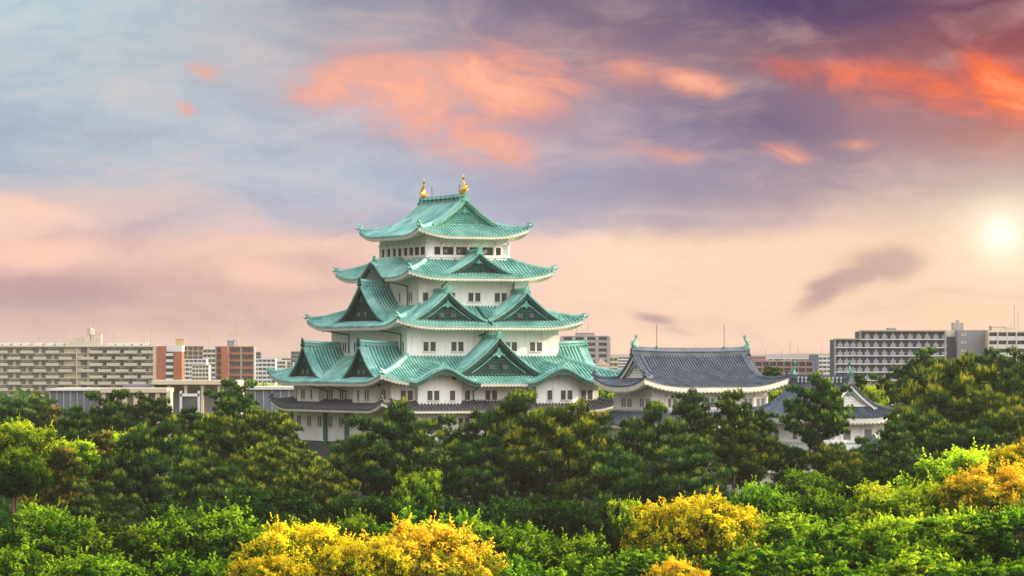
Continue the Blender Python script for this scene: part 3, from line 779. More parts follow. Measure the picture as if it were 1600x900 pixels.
# ------------------------------------------------------------------ the small keep (ridge runs left to right, so its frame is turned)
def plain_hall(name, label, cat, xpx, d, zbase, rot, HW, HD, eave, z_eave, gin, z_in, z_ap, z_wall0, k=.6, group=None, tipH=2.0, L=1.2, Q=7, e=2.2,
               ends_green=True, ped=None):
    t = thing(name, label, cat, ((xpx - CX) / F * d, d, zbase), rot, group)
    walls(t, HW, HD, z_wall0, z_eave + .4)
    g0, g1 = gin
    rg_ = Ring(HW + e, HD + e, g0, g1, z_eave, z_in, L=L, Q=Q, p=1.5, e=e)
    R = rg_.tiles(M_bluetile, rows=9, rib=.16, pitch=.43).build('tile_roof', t)
    rg_.soffit(M_soffit, depth=.75, wave=.16, pitch=.6).build('soffit', R)
    for h in rg_.hips(M_bluetile, .5, .4, .2): h.build('hip_ridge', R)
    gable(t, 'front', 0, g1 + .02, 0, z_in - .03, g0 + .03, z_ap, M_bluetile, k=k, verge=.75, both=True, windows=0, ridge_h=1.0, tipz=0,
          ped=M_plaster, board=M_plaster, dark=M_plaster, ext=1.0, orn=M_copper_old, boardd=.45, rib=.16)
    for sg in (-1, 1):
        gm = MB(); shachi(gm, (0, sg * (g1 + .35), z_ap + .75), (0, -sg, 0), tipH, M_copper_old); gm.build('roof_fish', t)
    return t, rg_
ZK = ZS; RP = 0.43
small, rs = plain_hall('small_castle_keep', 'smaller white castle tower with slate blue tile roof and green fish at its ridge ends', 'castle tower',
    1079, 530, ZK, ROT + math.pi / 2, 5.6, 8.85, None, 8.05, (4.4, 8.2), 9.15, 12.3, 4.4, k=.7, tipH=1.9)
# beams and shuttered windows of its upper storey; local -x is the long side that faces us after the turn? (built on both)
bm = MB()
for side, hw, o in (('front', 5.6, 8.85), ('back', 5.6, 8.85), ('left', 8.85, 5.6), ('right', 8.85, 5.6)):
    for z, h, t_ in ((6.75, .2, .12), (4.95, .3, .2), (4.5, .2, .14)):
        bm.box(fr(side, 0, o + t_ / 2 - .02, z), (2 * hw + .25, t_, h) if side in ('front', 'back') else (t_, 2 * hw + .248, h), M_plaster)
    n = int(round(2 * hw / 1.95))
    for i in range(n + 1):
        s = -hw + .12 + i * (2 * hw - .24) / n
        bm.box(fr(side, s, o + .04, 5.8), (.2, .2, 1.9), M_plaster)
        bm.box(fr(side, s, o + .12, 6.75), (.15, .15, .15), M_copper_dark)
        if i < n and i % 3 != 2:
            for q in (.55, 1.25):
                c = fr(side, s + q, o + .02, 5.75); bm.box(c, (.42, .06, 1.15) if side in ('front', 'back') else (.06, .42, 1.15), M_bar)
bm.build('beams', small)
rl = Ring(5.6 + 3.6, 8.85 + 3.6, 5.55, 8.8, 2.9, 4.55, L=.9, Q=5, p=1.1, e=1.8)
RL = rl.tiles(M_bluetile, rows=7, rib=.16, pitch=.43).build('tile_roof', small); RL['label'] = 'lower slate blue skirt roof'
rl.soffit(M_soffit).build('soffit', RL)
walls(small, 7.4, 10.6, 0, 3.1)
mb = MB(); mb.grid([[(-7.4-g, -10.6-g, z), (7.4+g, -10.6-g, z), (7.4+g, 10.6+g, z), (-7.4-g, 10.6+g, z), (-7.4-g, -10.6-g, z)] for g, z in ((0, 0), (.8, -4), (2.2, -8), (4.2, -13.1))], M_stone)
mb.build('stone_base', small)
for s in (-5.2, 5.2):
    lr = MB(); lr.tube([(0, s, 12.9), (0, s, 16.4)], .04, M_copper_dark, 5); lr.box((0, s, 13.0), (.5, .14, .9), M_copper_old); lr.build('lightning_rod', small)
gm = MB()
for p in [fr('front', 0, 8.4 + .22, 10.6), fr('back', 0, 8.4 + .22, 10.6)]: gm.box(p, (.5, .1, .5), M_copper_old)
gm.build('gable_crest', small)

# ------------------------------------------------------------------ gate turret among the pines
tur, rt = plain_hall('gate_turret', 'white plastered turret behind the pines, dark blue roof with two green fish', 'turret',
    1284, 505, 12.9, ROT, 4.8, 7.6, None, 4.2, (3.9, 6.9), 5.6, 8.6, -.6, k=.72, tipH=1.9, L=.9, Q=5, e=1.7)
tw = MB()
for side, hw, o in (('front', 4.8, 7.6), ('left', 7.6, 4.8)):
    for z, h, t_ in ((2.9, .2, .12), (1.0, .28, .18)):
        tw.box(fr(side, 0, o + t_ / 2 - .02, z), (2 * hw + .25, t_, h) if side == 'front' else (t_, 2 * hw + .248, h), M_plaster)
    for i in range(7):
        s = -hw + .12 + i * (2 * hw - .24) / 6; tw.box(fr(side, s, o + .04, 1.95), (.2, .2, 1.9), M_plaster)
        if i < 6 and i % 2 == 0: tw.box(fr(side, s + 1.0, o + .02, 1.95), (1.1, .06, 1.3) if side == 'front' else (.06, 1.1, 1.3), M_bar)
tw.build('beams', tur)
rb = MB()
for k in range(12): rb.box((-.33, -5.6 + k * 1.02, 9.0), (.08, .3, .75), M_plaster)
rb.build('ridge_plaster', tur)
gable(tur, 'front', 2.0, 9.3, 5.0, -1.3, 2.6, 1.0, M_bluetile, k=.7, windows=0, ridge_h=.55, tipz=.3, ped=M_plaster, board=M_plaster, name='porch_gable', orn=M_bluetile, boardd=.25)
r_ = Ring(7.4, 10.2, 4.75, 7.55, -2.3, -.7, L=.7, Q=4, p=1.1, e=1.6)
RR = r_.tiles(M_bluetile, rows=7, rib=.16).build('tile_roof', tur); RR['label'] = 'lower dark skirt roof'; r_.soffit(M_soffit).build('soffit', RR)
walls(tur, 5.8, 8.6, -6.5, -1.9)
mb = MB(); mb.grid([[(-5.8-g, -8.6-g, z), (5.8+g, -8.6-g, z), (5.8+g, 8.6+g, z), (-5.8-g, 8.6+g, z), (-5.8-g, -8.6-g, z)] for g, z in ((0.1, -6.4), (2.2, -13.1))], M_stone)
mb.build('stone_base', tur)

gt = thing('gatehouse', 'low white gatehouse with dark tile roofs, glimpsed between the pines left of the turret', 'gatehouse', ((1214 - CX) / F * 470, 470, 9.2), ROT + math.pi / 2)
walls(gt, 2.6, 5.2, -9.2, 2.2)
q = Ring(2.6 + 1.3, 5.2 + 1.3, .4, 3.4, 2.2, 4.0, L=.6, Q=4, p=1.15, e=1.3)
QR = q.tiles(M_bluetile, rows=7, rib=.16).build('tile_roof', gt); q.soffit(M_soffit).build('soffit', QR)
rr = MB(); rr.sweep([(0, -3.6, 4.0), (0, 0, 3.9), (0, 3.6, 4.0)], .5, .5, M_bluetile); rr.build('ridge', QR)
for h in q.hips(M_bluetile, .4, .3, .2): h.build('hip_ridge', QR)
# ------------------------------------------------------------------ ground, far hills
mb = MB(); n = 40
mb.grid([[(x, y, 0) for x in np.linspace(-12000, 12000, n)] for y in np.linspace(-600, 23800, n)], M_ground)
g = mb.build('ground'); g['kind'] = 'structure'
M_hill = mat('hazy_hill', (0.10, 0.11, 0.11), 0.95, scale=0.01, var=0.4)  # distance haze painted in as a paler grey
rnd = random.Random(5)
mb = MB(); rows = []
for j in range(8):
    v = j / 7; row = []
    for i in range(121):
        u = i / 120; x = -5600 + 11200 * u
        h = 70 + 26 * math.sin(u * 9 + 1) + 12 * math.sin(u * 23 + 2) + 6 * math.sin(u * 61) + 34 * math.exp(-((u - .80) / .11) ** 2) + 22 * math.exp(-((u - .3) / .08) ** 2)
        row.append((x, 21500 + 1900 * v, h * math.sin(math.pi * min(1, v * 1.3 + .02) / 1.3) if v < 1 else 0))
    rows.append(row)
mb.grid(rows, M_hill); g = mb.build('hills', smooth=True); g['kind'] = 'structure'

# ------------------------------------------------------------------ city
C_cream = mat('cream_concrete', (0.56, 0.51, 0.36), 0.85, scale=.15, var=.12, streak=.2, streak_col=(.35,.33,.26))
C_white = mat('white_render', (0.70, 0.68, 0.62), 0.85, scale=.2, var=.1)
C_brick = mat('red_brick', (0.42, 0.13, 0.055), 0.85, scale=.25, col2=(0.30, 0.10, 0.05))
C_grey = mat('grey_render', (0.27, 0.27, 0.27), 0.85, scale=.2, var=.12)
C_slate = mat('bluegrey_panels', (0.10, 0.13, 0.165), 0.7, scale=.3, var=.15)
C_brown = mat('brown_render', (0.30, 0.20, 0.17), 0.85, scale=.2, var=.15)
C_ochre = mat('ochre_render', (0.60, 0.44, 0.20), 0.85, scale=.2, var=.12)
C_beige = mat('beige_render', (0.66, 0.55, 0.38), 0.85, scale=.2, var=.1)
C_conc = mat('bare_concrete', (0.40, 0.37, 0.31), 0.85, scale=.3, var=.18, streak=.25, streak_col=(.2,.18,.15))
C_win = mat('far_window', (0.035, 0.05, 0.06), 0.3, scale=.35, col2=(0.09, 0.10, 0.10), spec=.6)
C_panel = mat('blue_glass_panel', (0.16, 0.185, 0.21), 0.45, scale=.2, var=.2, spec=.5)
C_lav = mat('mauve_render', (0.36, 0.33, 0.32), 0.85, scale=.2, var=.1)

def px_m(d): return d / F
def city(name, label, x0, x1, ytop, d, depth, yaw=0.0, cat='building', group=None):
    """an empty at the left front corner; local x runs along the front, y goes back; returns (thing, width, height)"""
    p = at(x0, ytop, d); Wd = (x1 - x0) / F * d
    t = thing(name, label, cat, (p.x, d, 0), math.radians(yaw), group)
    return t, Wd, p.z
def part(name, t, boxes, m=None):
    mb = MB()
    for bx_ in boxes:
        c, s = bx_[0], bx_[1]; mb.box(c, s, bx_[2] if len(bx_) > 2 else m)
    return mb.build(name, t)
def rep(ob, locs):
    o0 = ob; 
    for i, l in enumerate(locs):
        o = o0 if i == 0 else o0.copy()
        if i: sc.collection.objects.link(o); o.parent = o0.parent
        o.location = l
def body(t, W, H, dep, m, y0=0.0, x0=0, z0=0, name='wall'):
    return part(name, t, [((x0 + W / 2, y0 + dep / 2, (z0 + H) / 2), (W, dep, H - z0))], m)
def antenna(t, spots, m=None):
    for x, y, z, h in spots:
        mb = MB(); mb.tube([(x, y, z), (x, y, z + h)], [.14, .06], m or C_grey, 4)
        mb.box((x, y, z + h * .8), (h * .16, .08, .08), m or C_grey); mb.build('antenna', t)
def roofbox(t, W, H, dep, spots, m):
    for x, w, h in spots:
        part('roof_house', t, [((x, dep * .5, H + h / 2), (w, min(dep * .5, 6), h)), ((x, dep * .5, H + h + .1), (w + .5, min(dep * .5, 6) + .5, .2))], m)

# cream apartment slab with staggered balconies
d = 1700; k = px_m(d)
t, Wd, H = city('apartment_block', 'long cream apartment block with staggered balconies and a roof water tank, behind the pines', -40, 238, 541, d, 14)
body(t, Wd, H - .3, 13, C_cream, 1.4)
part('parapet', t, [((Wd / 2, .6, H - .1), (Wd + .4, 1.8, .5)), ((Wd / 2, 7, H + .25), (Wd, 12, .2))], C_cream)
FH = 9.75 * k
XX = lambda x: (x + 40) * k
wins, bal, slabs, fins, stairs = [], [], [], [], []
for r in range(10):
    zt = H - .5 - r * FH; zb = zt - FH
    slabs.append(((Wd / 2, .9, zb + .1), (Wd, 1.0, .2)))
    off = 0 if r % 2 == 0 else 1
    for i in range(6):
        x = -6 + i * 40 - off * 20 + 8
        if x < -36 or x > 118: continue
        bal.append((XX(x), 0, zb)); wins.append((XX(x + 12.5), 0, zb)); wins.append((XX(x - 12.5), 0, zb))
    for i in range(5):
        x = 163 + i * 27 - off * 13.5 - 13
        if x > 234: continue
        bal.append((XX(x), 0, zb)); wins.append((XX(x + 9.5), 0, zb)); 
        if i: wins.append((XX(x - 9.5), 0, zb))
    if r % 2 == 0: stairs.append((XX(131), 0, zb))
part('floor_slabs', t, slabs, C_cream)
sw = XX(20) - XX(0)
ob = part('balcony', t, [((0, -.55, .75), (sw, .12, 1.25)), ((-sw / 2, .1, .75), (.12, 1.3, 1.25)), ((sw / 2, .1, .75), (.12, 1.3, 1.25)), ((0, .1, .1), (sw, 1.4, .15)), ((0, 1.33, 1.6), (sw * .7, .12, .6), C_win)], C_cream)
rep(ob, bal[:98])
ob = part('window', t, [((0, 1.34, 1.35), (2.6, .1, 1.9), C_win), ((0, 1.29, 1.35), (.09, .08, 1.8), C_white)], C_win)
rep(ob, wins[:98])
ob = part('stair_opening', t, [((0, 1.3, 1.5), (2.9, .2, 2.2))], C_win); rep(ob, stairs)
part('stair_tower', t, [((XX(119.5) , .8, H / 2), (.5, 1.4, H)), ((XX(137.5), .8, H / 2), (.5, 1.4, H)), ((XX(131), 5, H + 1), (XX(157) - XX(113), 7, 2.0)), ((XX(121), 5, H + 2.4), (XX(138) - XX(122), 5, 2.6)), ((XX(147), 5, H + 5.1), (XX(158) - XX(138), 5, .3)), ((XX(139), 5, H + 3), (.4, 5, 4.5)), ((XX(156), 5, H + 3), (.4, 5, 4.5)), ((XX(148), 5, H + 2), (XX(156) - XX(141), 4.6, 2.6))], C_cream)
wt = MB(); wt.tube([(XX(139), 4, H + 5.2), (XX(139), 4, H + 8.0)], 1.15, C_cream, 10); wt.tube([(XX(143), 4, H + 5.2), (XX(143), 4, H + 7.6)], .7, C_cream, 8); wt.build('water_tank', t)
rs_ = random.Random(3)
ob = part('roof_vent', t, [((0, 5, .6), (3.0, 2, 1.0)), ((1.9, 5, .45), (.6, 1, .7), C_grey)], C_white)
rep(ob, [(XX(x), 0, H + .3) for x in (-25, -5, 8, 24, 38, 58, 76, 92, 108, 172, 186, 198, 212, 226)])
antenna(t, [(XX(x), 6, H, h) for x, h in ((57, 4), (143, 14), (175, 6), (223, 5), (233, 8))])
t2, W2, H2 = city('stair_block', 'blank red brick end block with a slotted white stair, against the cream apartments', 238.5, 284, 540, 1699, 12, 0)
k = px_m(1699)
body(t2, 5.5 * k, H2, 13, C_cream, .5)
part('brick_wall', t2, [(((5.5 + 7.5) * k, 6.5, H2 / 2), (15 * k, 12, H2 - .4)), (((32 + 7) * k, 6.5, (H2 - 9.5 * k) / 2), (13 * k, 12, H2 - 9.5 * k))], C_brick)
part('white_panel', t2, [((33.5 * k, 6.8, H2 - 4.6 * k), (24.5 * k, 11.6, 9.2 * k))], C_white)
part('stair_slot', t2, [((26.5 * k, 4, (H2 - 9.5 * k) / 2), (12 * k, 3, H2 - 9.6 * k))], C_win)
ob = part('landing', t2, [((0, 0, 0), (11.6 * k, 2.6, 1.2))], C_white); rep(ob, [(26.3 * k, 2.2, H2 - (14 + 9.75 * i) * k) for i in range(6)])

def rows_building(name, label, x0, x1, ytop, d, dep, yaw, pitch, nb, mw, mp, parapet=.5, pier=None, roofs=(), ants=(), group=None, z_min=0, back=None, win=None, cols=True, pierw=.35):
    t, Wd, H = city(name, label, x0, x1, ytop, d, dep, yaw, group=group)
    k = px_m(d); fh = pitch * k
    nfl = max(1, int((H - z_min) / fh))
    body(t, Wd, H, dep, mw, 1.2)
    part('cornice', t, [((Wd / 2, .55, H - .15), (Wd + .3, 1.5, .5))], mp)
    pts = [(0, 0, H - .4 - (i + 1) * fh) for i in range(min(nfl, 9))]
    ob = part('balcony', t, [((Wd / 2, -.1, fh * parapet / 2 + .05), (Wd, .15, fh * parapet)), ((Wd / 2, .55, .08), (Wd, 1.4, .16))], mp); rep(ob, pts)
    bw = Wd / nb
    ob = part('window', t, [((bw * .5, 1.15, fh * .5), (bw * .72, .12, fh * .62)), ((bw * .5, 1.07, fh * .5), (.08, .06, fh * .62), mp)], win or C_win)
    rep(ob, [(i * bw, 0, z) for (_, _, z) in pts for i in range(nb)][:96])
    if cols:
        ob = part('pier', t, [((0, .45, H / 2), (pierw, 1.45, H - .6))], pier or mw); rep(ob, [(Wd * i / nb, 0, 0) for i in range(nb + 1)])
    roofbox(t, Wd, H, dep, [(x * Wd, w, h) for x, w, h in roofs], mw)
    antenna(t, [(x * Wd, dep * .6, H, h) for x, h in ants])
    return t, Wd, H
rows_building('office_building', 'brick and grey six storey block with deep balconies and aerials', 337, 396.5, 541.5, 1750, 14, 0, 11.2, 3, C_grey, C_brick, .32, C_conc,
              roofs=((.38, 3.4, 2.6),), ants=((.36, 7), (.44, 7), (.5, 14), (.52, 3)), pierw=.6)
tt, Wq, Hq = city('brick_tower', 'narrow red brick stair tower on the left flank of the six storey block', 345.5, 355.5, 541, 1747, 4)
body(tt, Wq, Hq, 4, C_brick)
rows_building('apartment_building', 'pale green-white apartment rows between the brick end block and the grey block', 276, 322, 561, 1950, 12, 0, 6.6, 7, C_white, C_white, .42, ants=())
rows_building('apartment_building', 'low white apartment wing stepping down in front of the pale green-white rows', 300, 326, 570, 1900, 10, 0, 6.4, 5, C_white, C_cream, .45)
rows_building('apartment_building', 'tan and brown flats with a glazed roof house rising behind the pale rows', 276, 318, 541, 2250, 14, 4, 7.5, 5, C_ochre, C_brown, .35, roofs=((.12, 5, 4),), ants=((.1, 9),))
rows_building('apartment_building', 'slim ochre tower between the tan flats and the brick and grey block', 317, 337, 545, 2200, 12, 0, 7.5, 3, C_ochre, C_white, .35, ants=((.4, 5),))
rows_building('apartment_building', 'white balconied apartments directly right of the brick and grey block', 396.5, 430, 560.5, 1850, 12, 0, 6.6, 5, C_white, C_white, .45, ants=())
rows_building('apartment_building', 'small pale block behind the white balconied apartments, nearest the castle eave', 430, 446, 564, 2300, 10, 0, 6, 3, C_conc, C_white, .4)
rows_building('apartment_building', 'dark blue-grey block poking above the white balconied apartments', 397, 407, 550, 2400, 8, 0, 6, 2, C_slate, C_grey, .3)
rows_building('apartment_building', 'hazy tower half hidden by the far left tip of the castle eave', 455, 474, 549, 2700, 10, 0, 6, 3, C_slate, C_grey, .3, ants=((.5, 6),))
rows_building('apartment_building', 'distant hazy flats just left of the castle at the skyline', 440, 458, 566, 2600, 10, 0, 5, 4, C_lav, C_conc, .4)
rows_building('apartment_tower', 'pinkish tower block of recessed windows standing between the two castle keeps', 878, 951, 525, 1650, 16, 0, 9.0, 4, C_lav, C_lav, .42, C_lav,
              roofs=((.5, 8, 1.2),), ants=((.32, 10), (.57, 11)), pierw=1.5)
rows_building('apartment_building', 'small pale gabled flats right beside the pinkish tower block', 951, 965, 558, 1950, 10, 0, 8, 2, C_beige, C_beige, .4)
rows_building('apartment_building', 'low whitish building right of the small pale gabled flats', 952, 990, 578, 1500, 10, 0, 9, 4, C_white, C_white, .4)
# tower with a pointed roof
th, Wq, Hq = city('pointed_house', 'small house with a pointed brown roof in front of the pinkish tower block', 931, 952, 571, 1300, 8, 12)
body(th, Wq, Hq, Wq * .9, C_beige)
mb = MB(); a = Wq + .4; mb.add([(-.2, -.2, Hq), (a, -.2, Hq), (a, a * .9, Hq), (-.2, a * .9, Hq), (Wq * .5, Wq * .45, Hq + 11 * px_m(1300))], [(0, 1, 4), (1, 2, 4), (2, 3, 4), (3, 0, 4), (0, 3, 2, 1)], C_brown); mb.build('roof', th)
part('window', th, [((Wq * .3, -.03, Hq - 2), (.8, .1, 1.2))], C_win)
dm, Wq, Hq = city('domed_hall', 'far hall with a long low roof just visible over the ridge of the smaller tower', 998, 1044, 548, 2300, 20)
body(dm, Wq, Hq, 20, C_grey)
mb = MB(); mb.grid([[(Wq * i / 12, y, Hq + 1.9 * math.sin(math.pi * i / 12) ** .5) for y in (0, 20)] for i in range(13)], C_slate); mb.build('roof', dm)
sp, Wq, Hq = city('far_spire', 'tiny hazy spire above the left end of the smaller tower ridge', 992, 999, 541, 2800, 4)
body(sp, Wq, Hq, 4, C_white)
mb = MB(); mb.tube([(Wq / 2, 2, Hq), (Wq / 2, 2, Hq + 4.5)], [1, .1], C_white, 6); mb.build('spire', sp)
rows_building('apartment_building', 'long reddish brown block of four storeys right of the smaller tower roof', 1168, 1270, 564, 1350, 14, 0, 9.5, 9, C_brown, C_brown, .30, C_brown,
              roofs=((.18, 5, 1.4), (.5, 1.5, .6)), ants=((.3, 4), (.55, 4), (.68, 7), (.8, 5)), win=C_win, pierw=.4)
rows_building('apartment_building', 'pale apartment slab with a dark stair tower left of the large grey flats', 1279, 1312, 557, 1750, 12, 0, 6.6, 5, C_white, C_white, .42, ants=((.2, 4),))
tq, Wq, Hq = city('stair_tower', 'dark blue-grey stair tower attached left of the pale apartment slab', 1266, 1279.2, 554, 1745, 8)
body(tq, Wq, Hq, 8, C_slate); antenna(tq, [(Wq * .4, 3, Hq, 2)])
tq, Wq, Hq = city('round_roof_house', 'mauve house with a rounded roof in front of the pale apartment slab', 1286, 1306, 585, 1200, 8)
body(tq, Wq, Hq, 8, C_lav); mb = MB(); mb.grid([[(Wq * (.5 - .5 * math.cos(math.pi * i / 10)), y, Hq + 1.6 * math.sin(math.pi * i / 10)) for y in (-.1, 8.1)] for i in range(11)], C_brown); mb.build('roof', tq)

# large grey flats on the right, stepped
C_railing = mat('pale_railing', (0.33, 0.33, 0.33), 0.8, scale=.3)
def grey_flats():
    d = 1100; k = px_m(d)
    t, Wd, H = city('apartment_block', 'large blue-grey balconied apartment block, stepped lower on its left side', 1304, 1478, 517.5, d, 16, 0)
    X = lambda x: (x - 1304) * k; Hs = H - 12.8 * k; fh = 12.8 * k
    part('wall', t, [((X(1410.5 + .5), 9, H / 2), (X(1478) - X(1344), 15, H)), ((X(1324), 9, Hs / 2), (X(1344) - X(1304), 14.9, Hs))], C_slate)
    part('end_frame', t, [((X(1305), .9, Hs / 2), (.35, 2.4, Hs + .3)), ((X(1344.6), .8, H - fh / 2), (.35, 2.0, fh + .3)), ((X(1477), .9, H / 2), (.5, 2.4, H + .3)), ((X(1411), .8, H + .1), (X(1478) - X(1344), 2.0, .35)), ((X(1324), .8, Hs + .1), (X(1344) - X(1304), 2.0, .35))], C_conc)
    fl = MB(); bal = []; wn = []; rc = []
    for r in range(9):
        z = H - (r + 1) * fh; xa = 1344 if r == 0 else 1304
        fl.box(((X(xa) + X(1478)) / 2, .7, z), (X(1478) - X(xa), 1.9, .28), C_white)
        xs = [1353 + 13.4 * i for i in range(10)] if r < 9 else []
        if r > 0: xs = [1310.5 + 10.2 * i for i in range(4)] + xs
        for x in xs:
            if r < 7: bal.append((X(x + 2.2), 0, z)); wn.append((X(x + 1), 0, z))
    fl.build('floor_slabs', t)
    ob = part('balcony', t, [((0, -.05, .66), (1.45, .1, 1.0))], C_railing); rep(ob, bal[:98])
    ob = part('window', t, [((0, 1.42, 1.15), (1.5, .12, 1.75), C_win), ((.35, 1.33, 1.3), (.5, .06, 1.0), C_white)], C_win); rep(ob, wn[:98])
    part('roof_house', t, [((X(1397), 8, H + .5), (2.4, 4, 1.0))], C_conc)
grey_flats()
d = 1100; k = px_m(d)
t, Wd, H = city('apartment_wing', 'plain grey end wing with three rows of tiny windows right of the stepped flats', 1478.5, 1544, 516, d, 16)
X = lambda x: (x - 1478.5) * k
part('wall', t, [((X(1519.5), 5.2, H / 2), (X(1544) - X(1495), 14, H)), ((X(1487), 10, H / 2 - .2), (X(1495.5) - X(1478.6), 10, H - .4), C_slate)], C_grey)
part('upper_band', t, [((X(1487), 9.9, H - .9), (X(1495.5) - X(1478.7), 10.1, 1.8))], C_beige)
part('roof_house', t, [((X(1501), 8, H + 1.1), (3.0, 4, 2.2)), ((X(1501), 8, H + 2.6), (.8, 1, .8))], C_conc)
ob = part('window', t, [((0, -1.86, 0), (.35, .1, .7))], C_white)
rep(ob, [(X(x), 0, H - z * k) for z in (7, 19, 32) for x in (1502.5, 1507)])
def beige_flats():
    t, Wd, H = rows_building('apartment_block', 'sunlit beige apartment block with long white balconies at the right edge', 1544.5, 1690, 517, 1090, 14, 0, 12.8, 10, C_beige, C_white, .5, C_beige,
                  roofs=((.13, 4, 1.2), (.26, 3, .9)), ants=((.28, 2.5), (.32, 8), (.36, 6)))
beige_flats()

# sports hall: blue panelled wing, colonnade, low wing
d = 800; k = px_m(d)
t, Wd, H = city('sports_hall_wing', 'low flat-roofed hall with dark blue-grey panels between white mullions, left of the colonnade', 78, 158, 609, d, 20)
body(t, Wd, H, 18, C_panel, .3); part('roof_edge', t, [((Wd / 2, 9, H + .05), (Wd + .4, 19, .5))], C_white)
ob = part('mullion', t, [((0, .12, H / 2), (.22, .4, H - .2))], C_conc); rep(ob, [(i * Wd / 7.5, 0, 0) for i in range(8)])
t, Wd, H = city('concrete_annex', 'low beige concrete annex with framed bays, just left of the tall colonnade', 158, 260, 610, 790, 16)
body(t, Wd, H - .3, 14, C_conc, 1.5); part('roof_edge', t, [((Wd / 2, 7.5, H), (Wd + .3, 16, .9))], C_beige)
ob = part('pier', t, [((0, .6, H / 2), (.9, 1.4, H))], C_beige); rep(ob, [(i * Wd / 6 + .4, 0, 0) for i in range(7)])
ob = part('bay_window', t, [((Wd / 12, 1.4, H / 2 - .5), (Wd / 6 - 2.2, .25, H - 2))], C_win); rep(ob, [(i * Wd / 6 + .4, 0, 0) for i in range(6)])
t, Wd, H = city('colonnade_hall', 'large concrete hall with a tall colonnade of square pillars beneath the brick buildings', 190, 372, 596, 830, 30)
k = px_m(830); X = lambda x: (x - 190) * k
part('wall', t, [((X(216), 8, H / 2 - .3), (X(240) - X(190), 14, H - .6), C_grey), ((X(306), 12, H / 2 - .3), (X(372) - X(240), 14, H - .6), C_conc)], C_conc)
part('roof_slab', t, [((X(305), 8, H - .2), (X(372) - X(237), 18, .9))], C_beige)
ob = part('pillar', t, [((0, .4, H / 2 - .4), (.55, .9, H - .9)), ((0, .4, H - 1.2), (.75, 1.1, .5))], C_beige); rep(ob, [(X(x), 0, 0) for x in (239, 264, 290, 316, 342, 367)])
part('dark_recess', t, [((X((a + b) / 2), 4.95, H * .5), ((b - a) * k, .1, H * .86)) for a, b in ((244, 258), (269, 285), (295, 310), (321, 337), (347, 362))], C_grey)
part('door', t, [((X(214), .98, H - 3.0), (.9, .1, 1.5))], C_win)
part('white_frame', t, [((X(283), -.6, H - 5.0), (.5, .5, 6)), ((X(311), -.6, H - 5.0), (.5, .5, 6)), ((X(297), -.6, H - 2.9), (X(312) - X(282), .5, .6)), ((X(297), -.3, H - 5.3), (X(310) - X(284), .2, 4.2), C_win)], C_white)
t, Wd, H = city('panelled_wing', 'low blue-panelled wing meeting the left corner of the castle', 385, 470, 607, 760, 18)
body(t, Wd, H, 16, C_panel, .3); part('roof_edge', t, [((Wd / 2, 8, H + .1), (Wd + .4, 17, .6))], C_white)
ob = part('mullion', t, [((0, .12, H / 2), (.22, .4, H - .2))], C_conc); rep(ob, [(i * Wd / 6.4, 0, 0) for i in range(7)])

# anonymous far skyline
rnd = random.Random(11)
far = [(-20, 12), (440, 470), (966, 990), (1040, 1075), (1200, 1235), (1236, 1266), (1150, 1180), (1110, 1140), (1600, 1660)]
words = ['behind the cream block at the left edge', 'beyond the white balconied apartments by the castle', 'left of the far hall, beyond the castle eave', 'beyond the middle of the smaller tower roof',
         'behind the reddish brown block, left half', 'behind the reddish brown block, right half', 'at the right end of the slate blue ridge', 'beyond the right half of the slate blue ridge', 'past the sunlit beige block']
for i, ((a, b), w) in enumerate(zip(far, words)):
    yt = rnd.uniform(556, 563); rows_building('distant_building', 'hazy low building on the skyline ' + w, a, b, yt, rnd.uniform(2700, 3300), 12, 0, 4.6, 4, rnd.choice([C_white, C_lav, C_conc, C_beige]), C_white, .4, ants=(), cols=False, group='hazy buildings on the skyline')

# ------------------------------------------------------------------ haze
hz = MB(); hz.box((0, 3450, 32.5), (10000, 7900, 67), M_ground); hz = hz.build('haze')
hm = bpy.data.materials.new('haze'); hm.use_nodes = True; t_ = NT(hm.node_tree); t_.n.clear()
pv = t_.node('ShaderNodeVolumePrincipled'); pv.inputs['Color'].default_value = (0.80, 0.72, 0.66, 1); pv.inputs['Density'].default_value = HAZE
pv.inputs['Anisotropy'].default_value = 0.2
ho = t_.node('ShaderNodeOutputMaterial'); t_.l.new(pv.outputs[0], ho.inputs['Volume'])
hz.data.materials.clear(); hz.data.materials.append(hm); hz['kind'] = 'stuff'
# ------------------------------------------------------------------ trees
def leaf_object(name, V, Fq, tone, mat_, parent=None, tris=True):
    """V: (n,3) points, Fq: (m,k) indices, tone: (m,3) colour per face"""
    me = bpy.data.meshes.new(name); m, k = Fq.shape
    me.vertices.add(len(V)); me.vertices.foreach_set('co', V.astype(np.float32).ravel())
    me.loops.add(m * k); me.loops.foreach_set('vertex_index', Fq.astype(np.int32).ravel())
    me.polygons.add(m); me.polygons.foreach_set('loop_start', np.arange(0, m * k, k, dtype=np.int32))
    me.polygons.foreach_set('loop_total', np.full(m, k, dtype=np.int32))
    me.update(calc_edges=True)
    a = me.color_attributes.new('tone', 'FLOAT_COLOR', 'CORNER')
    c = np.ones((m, k, 4), np.float32); c[:, :, :3] = tone[:, None, :]
    a.data.foreach_set('color', c.ravel())
    me.materials.append(mat_)
    o = bpy.data.objects.new(name, me); sc.collection.objects.link(o)
    if parent is not None: o.parent = parent
    return o
def unit(a): return a / (np.linalg.norm(a, axis=-1, keepdims=True) + 1e-9)

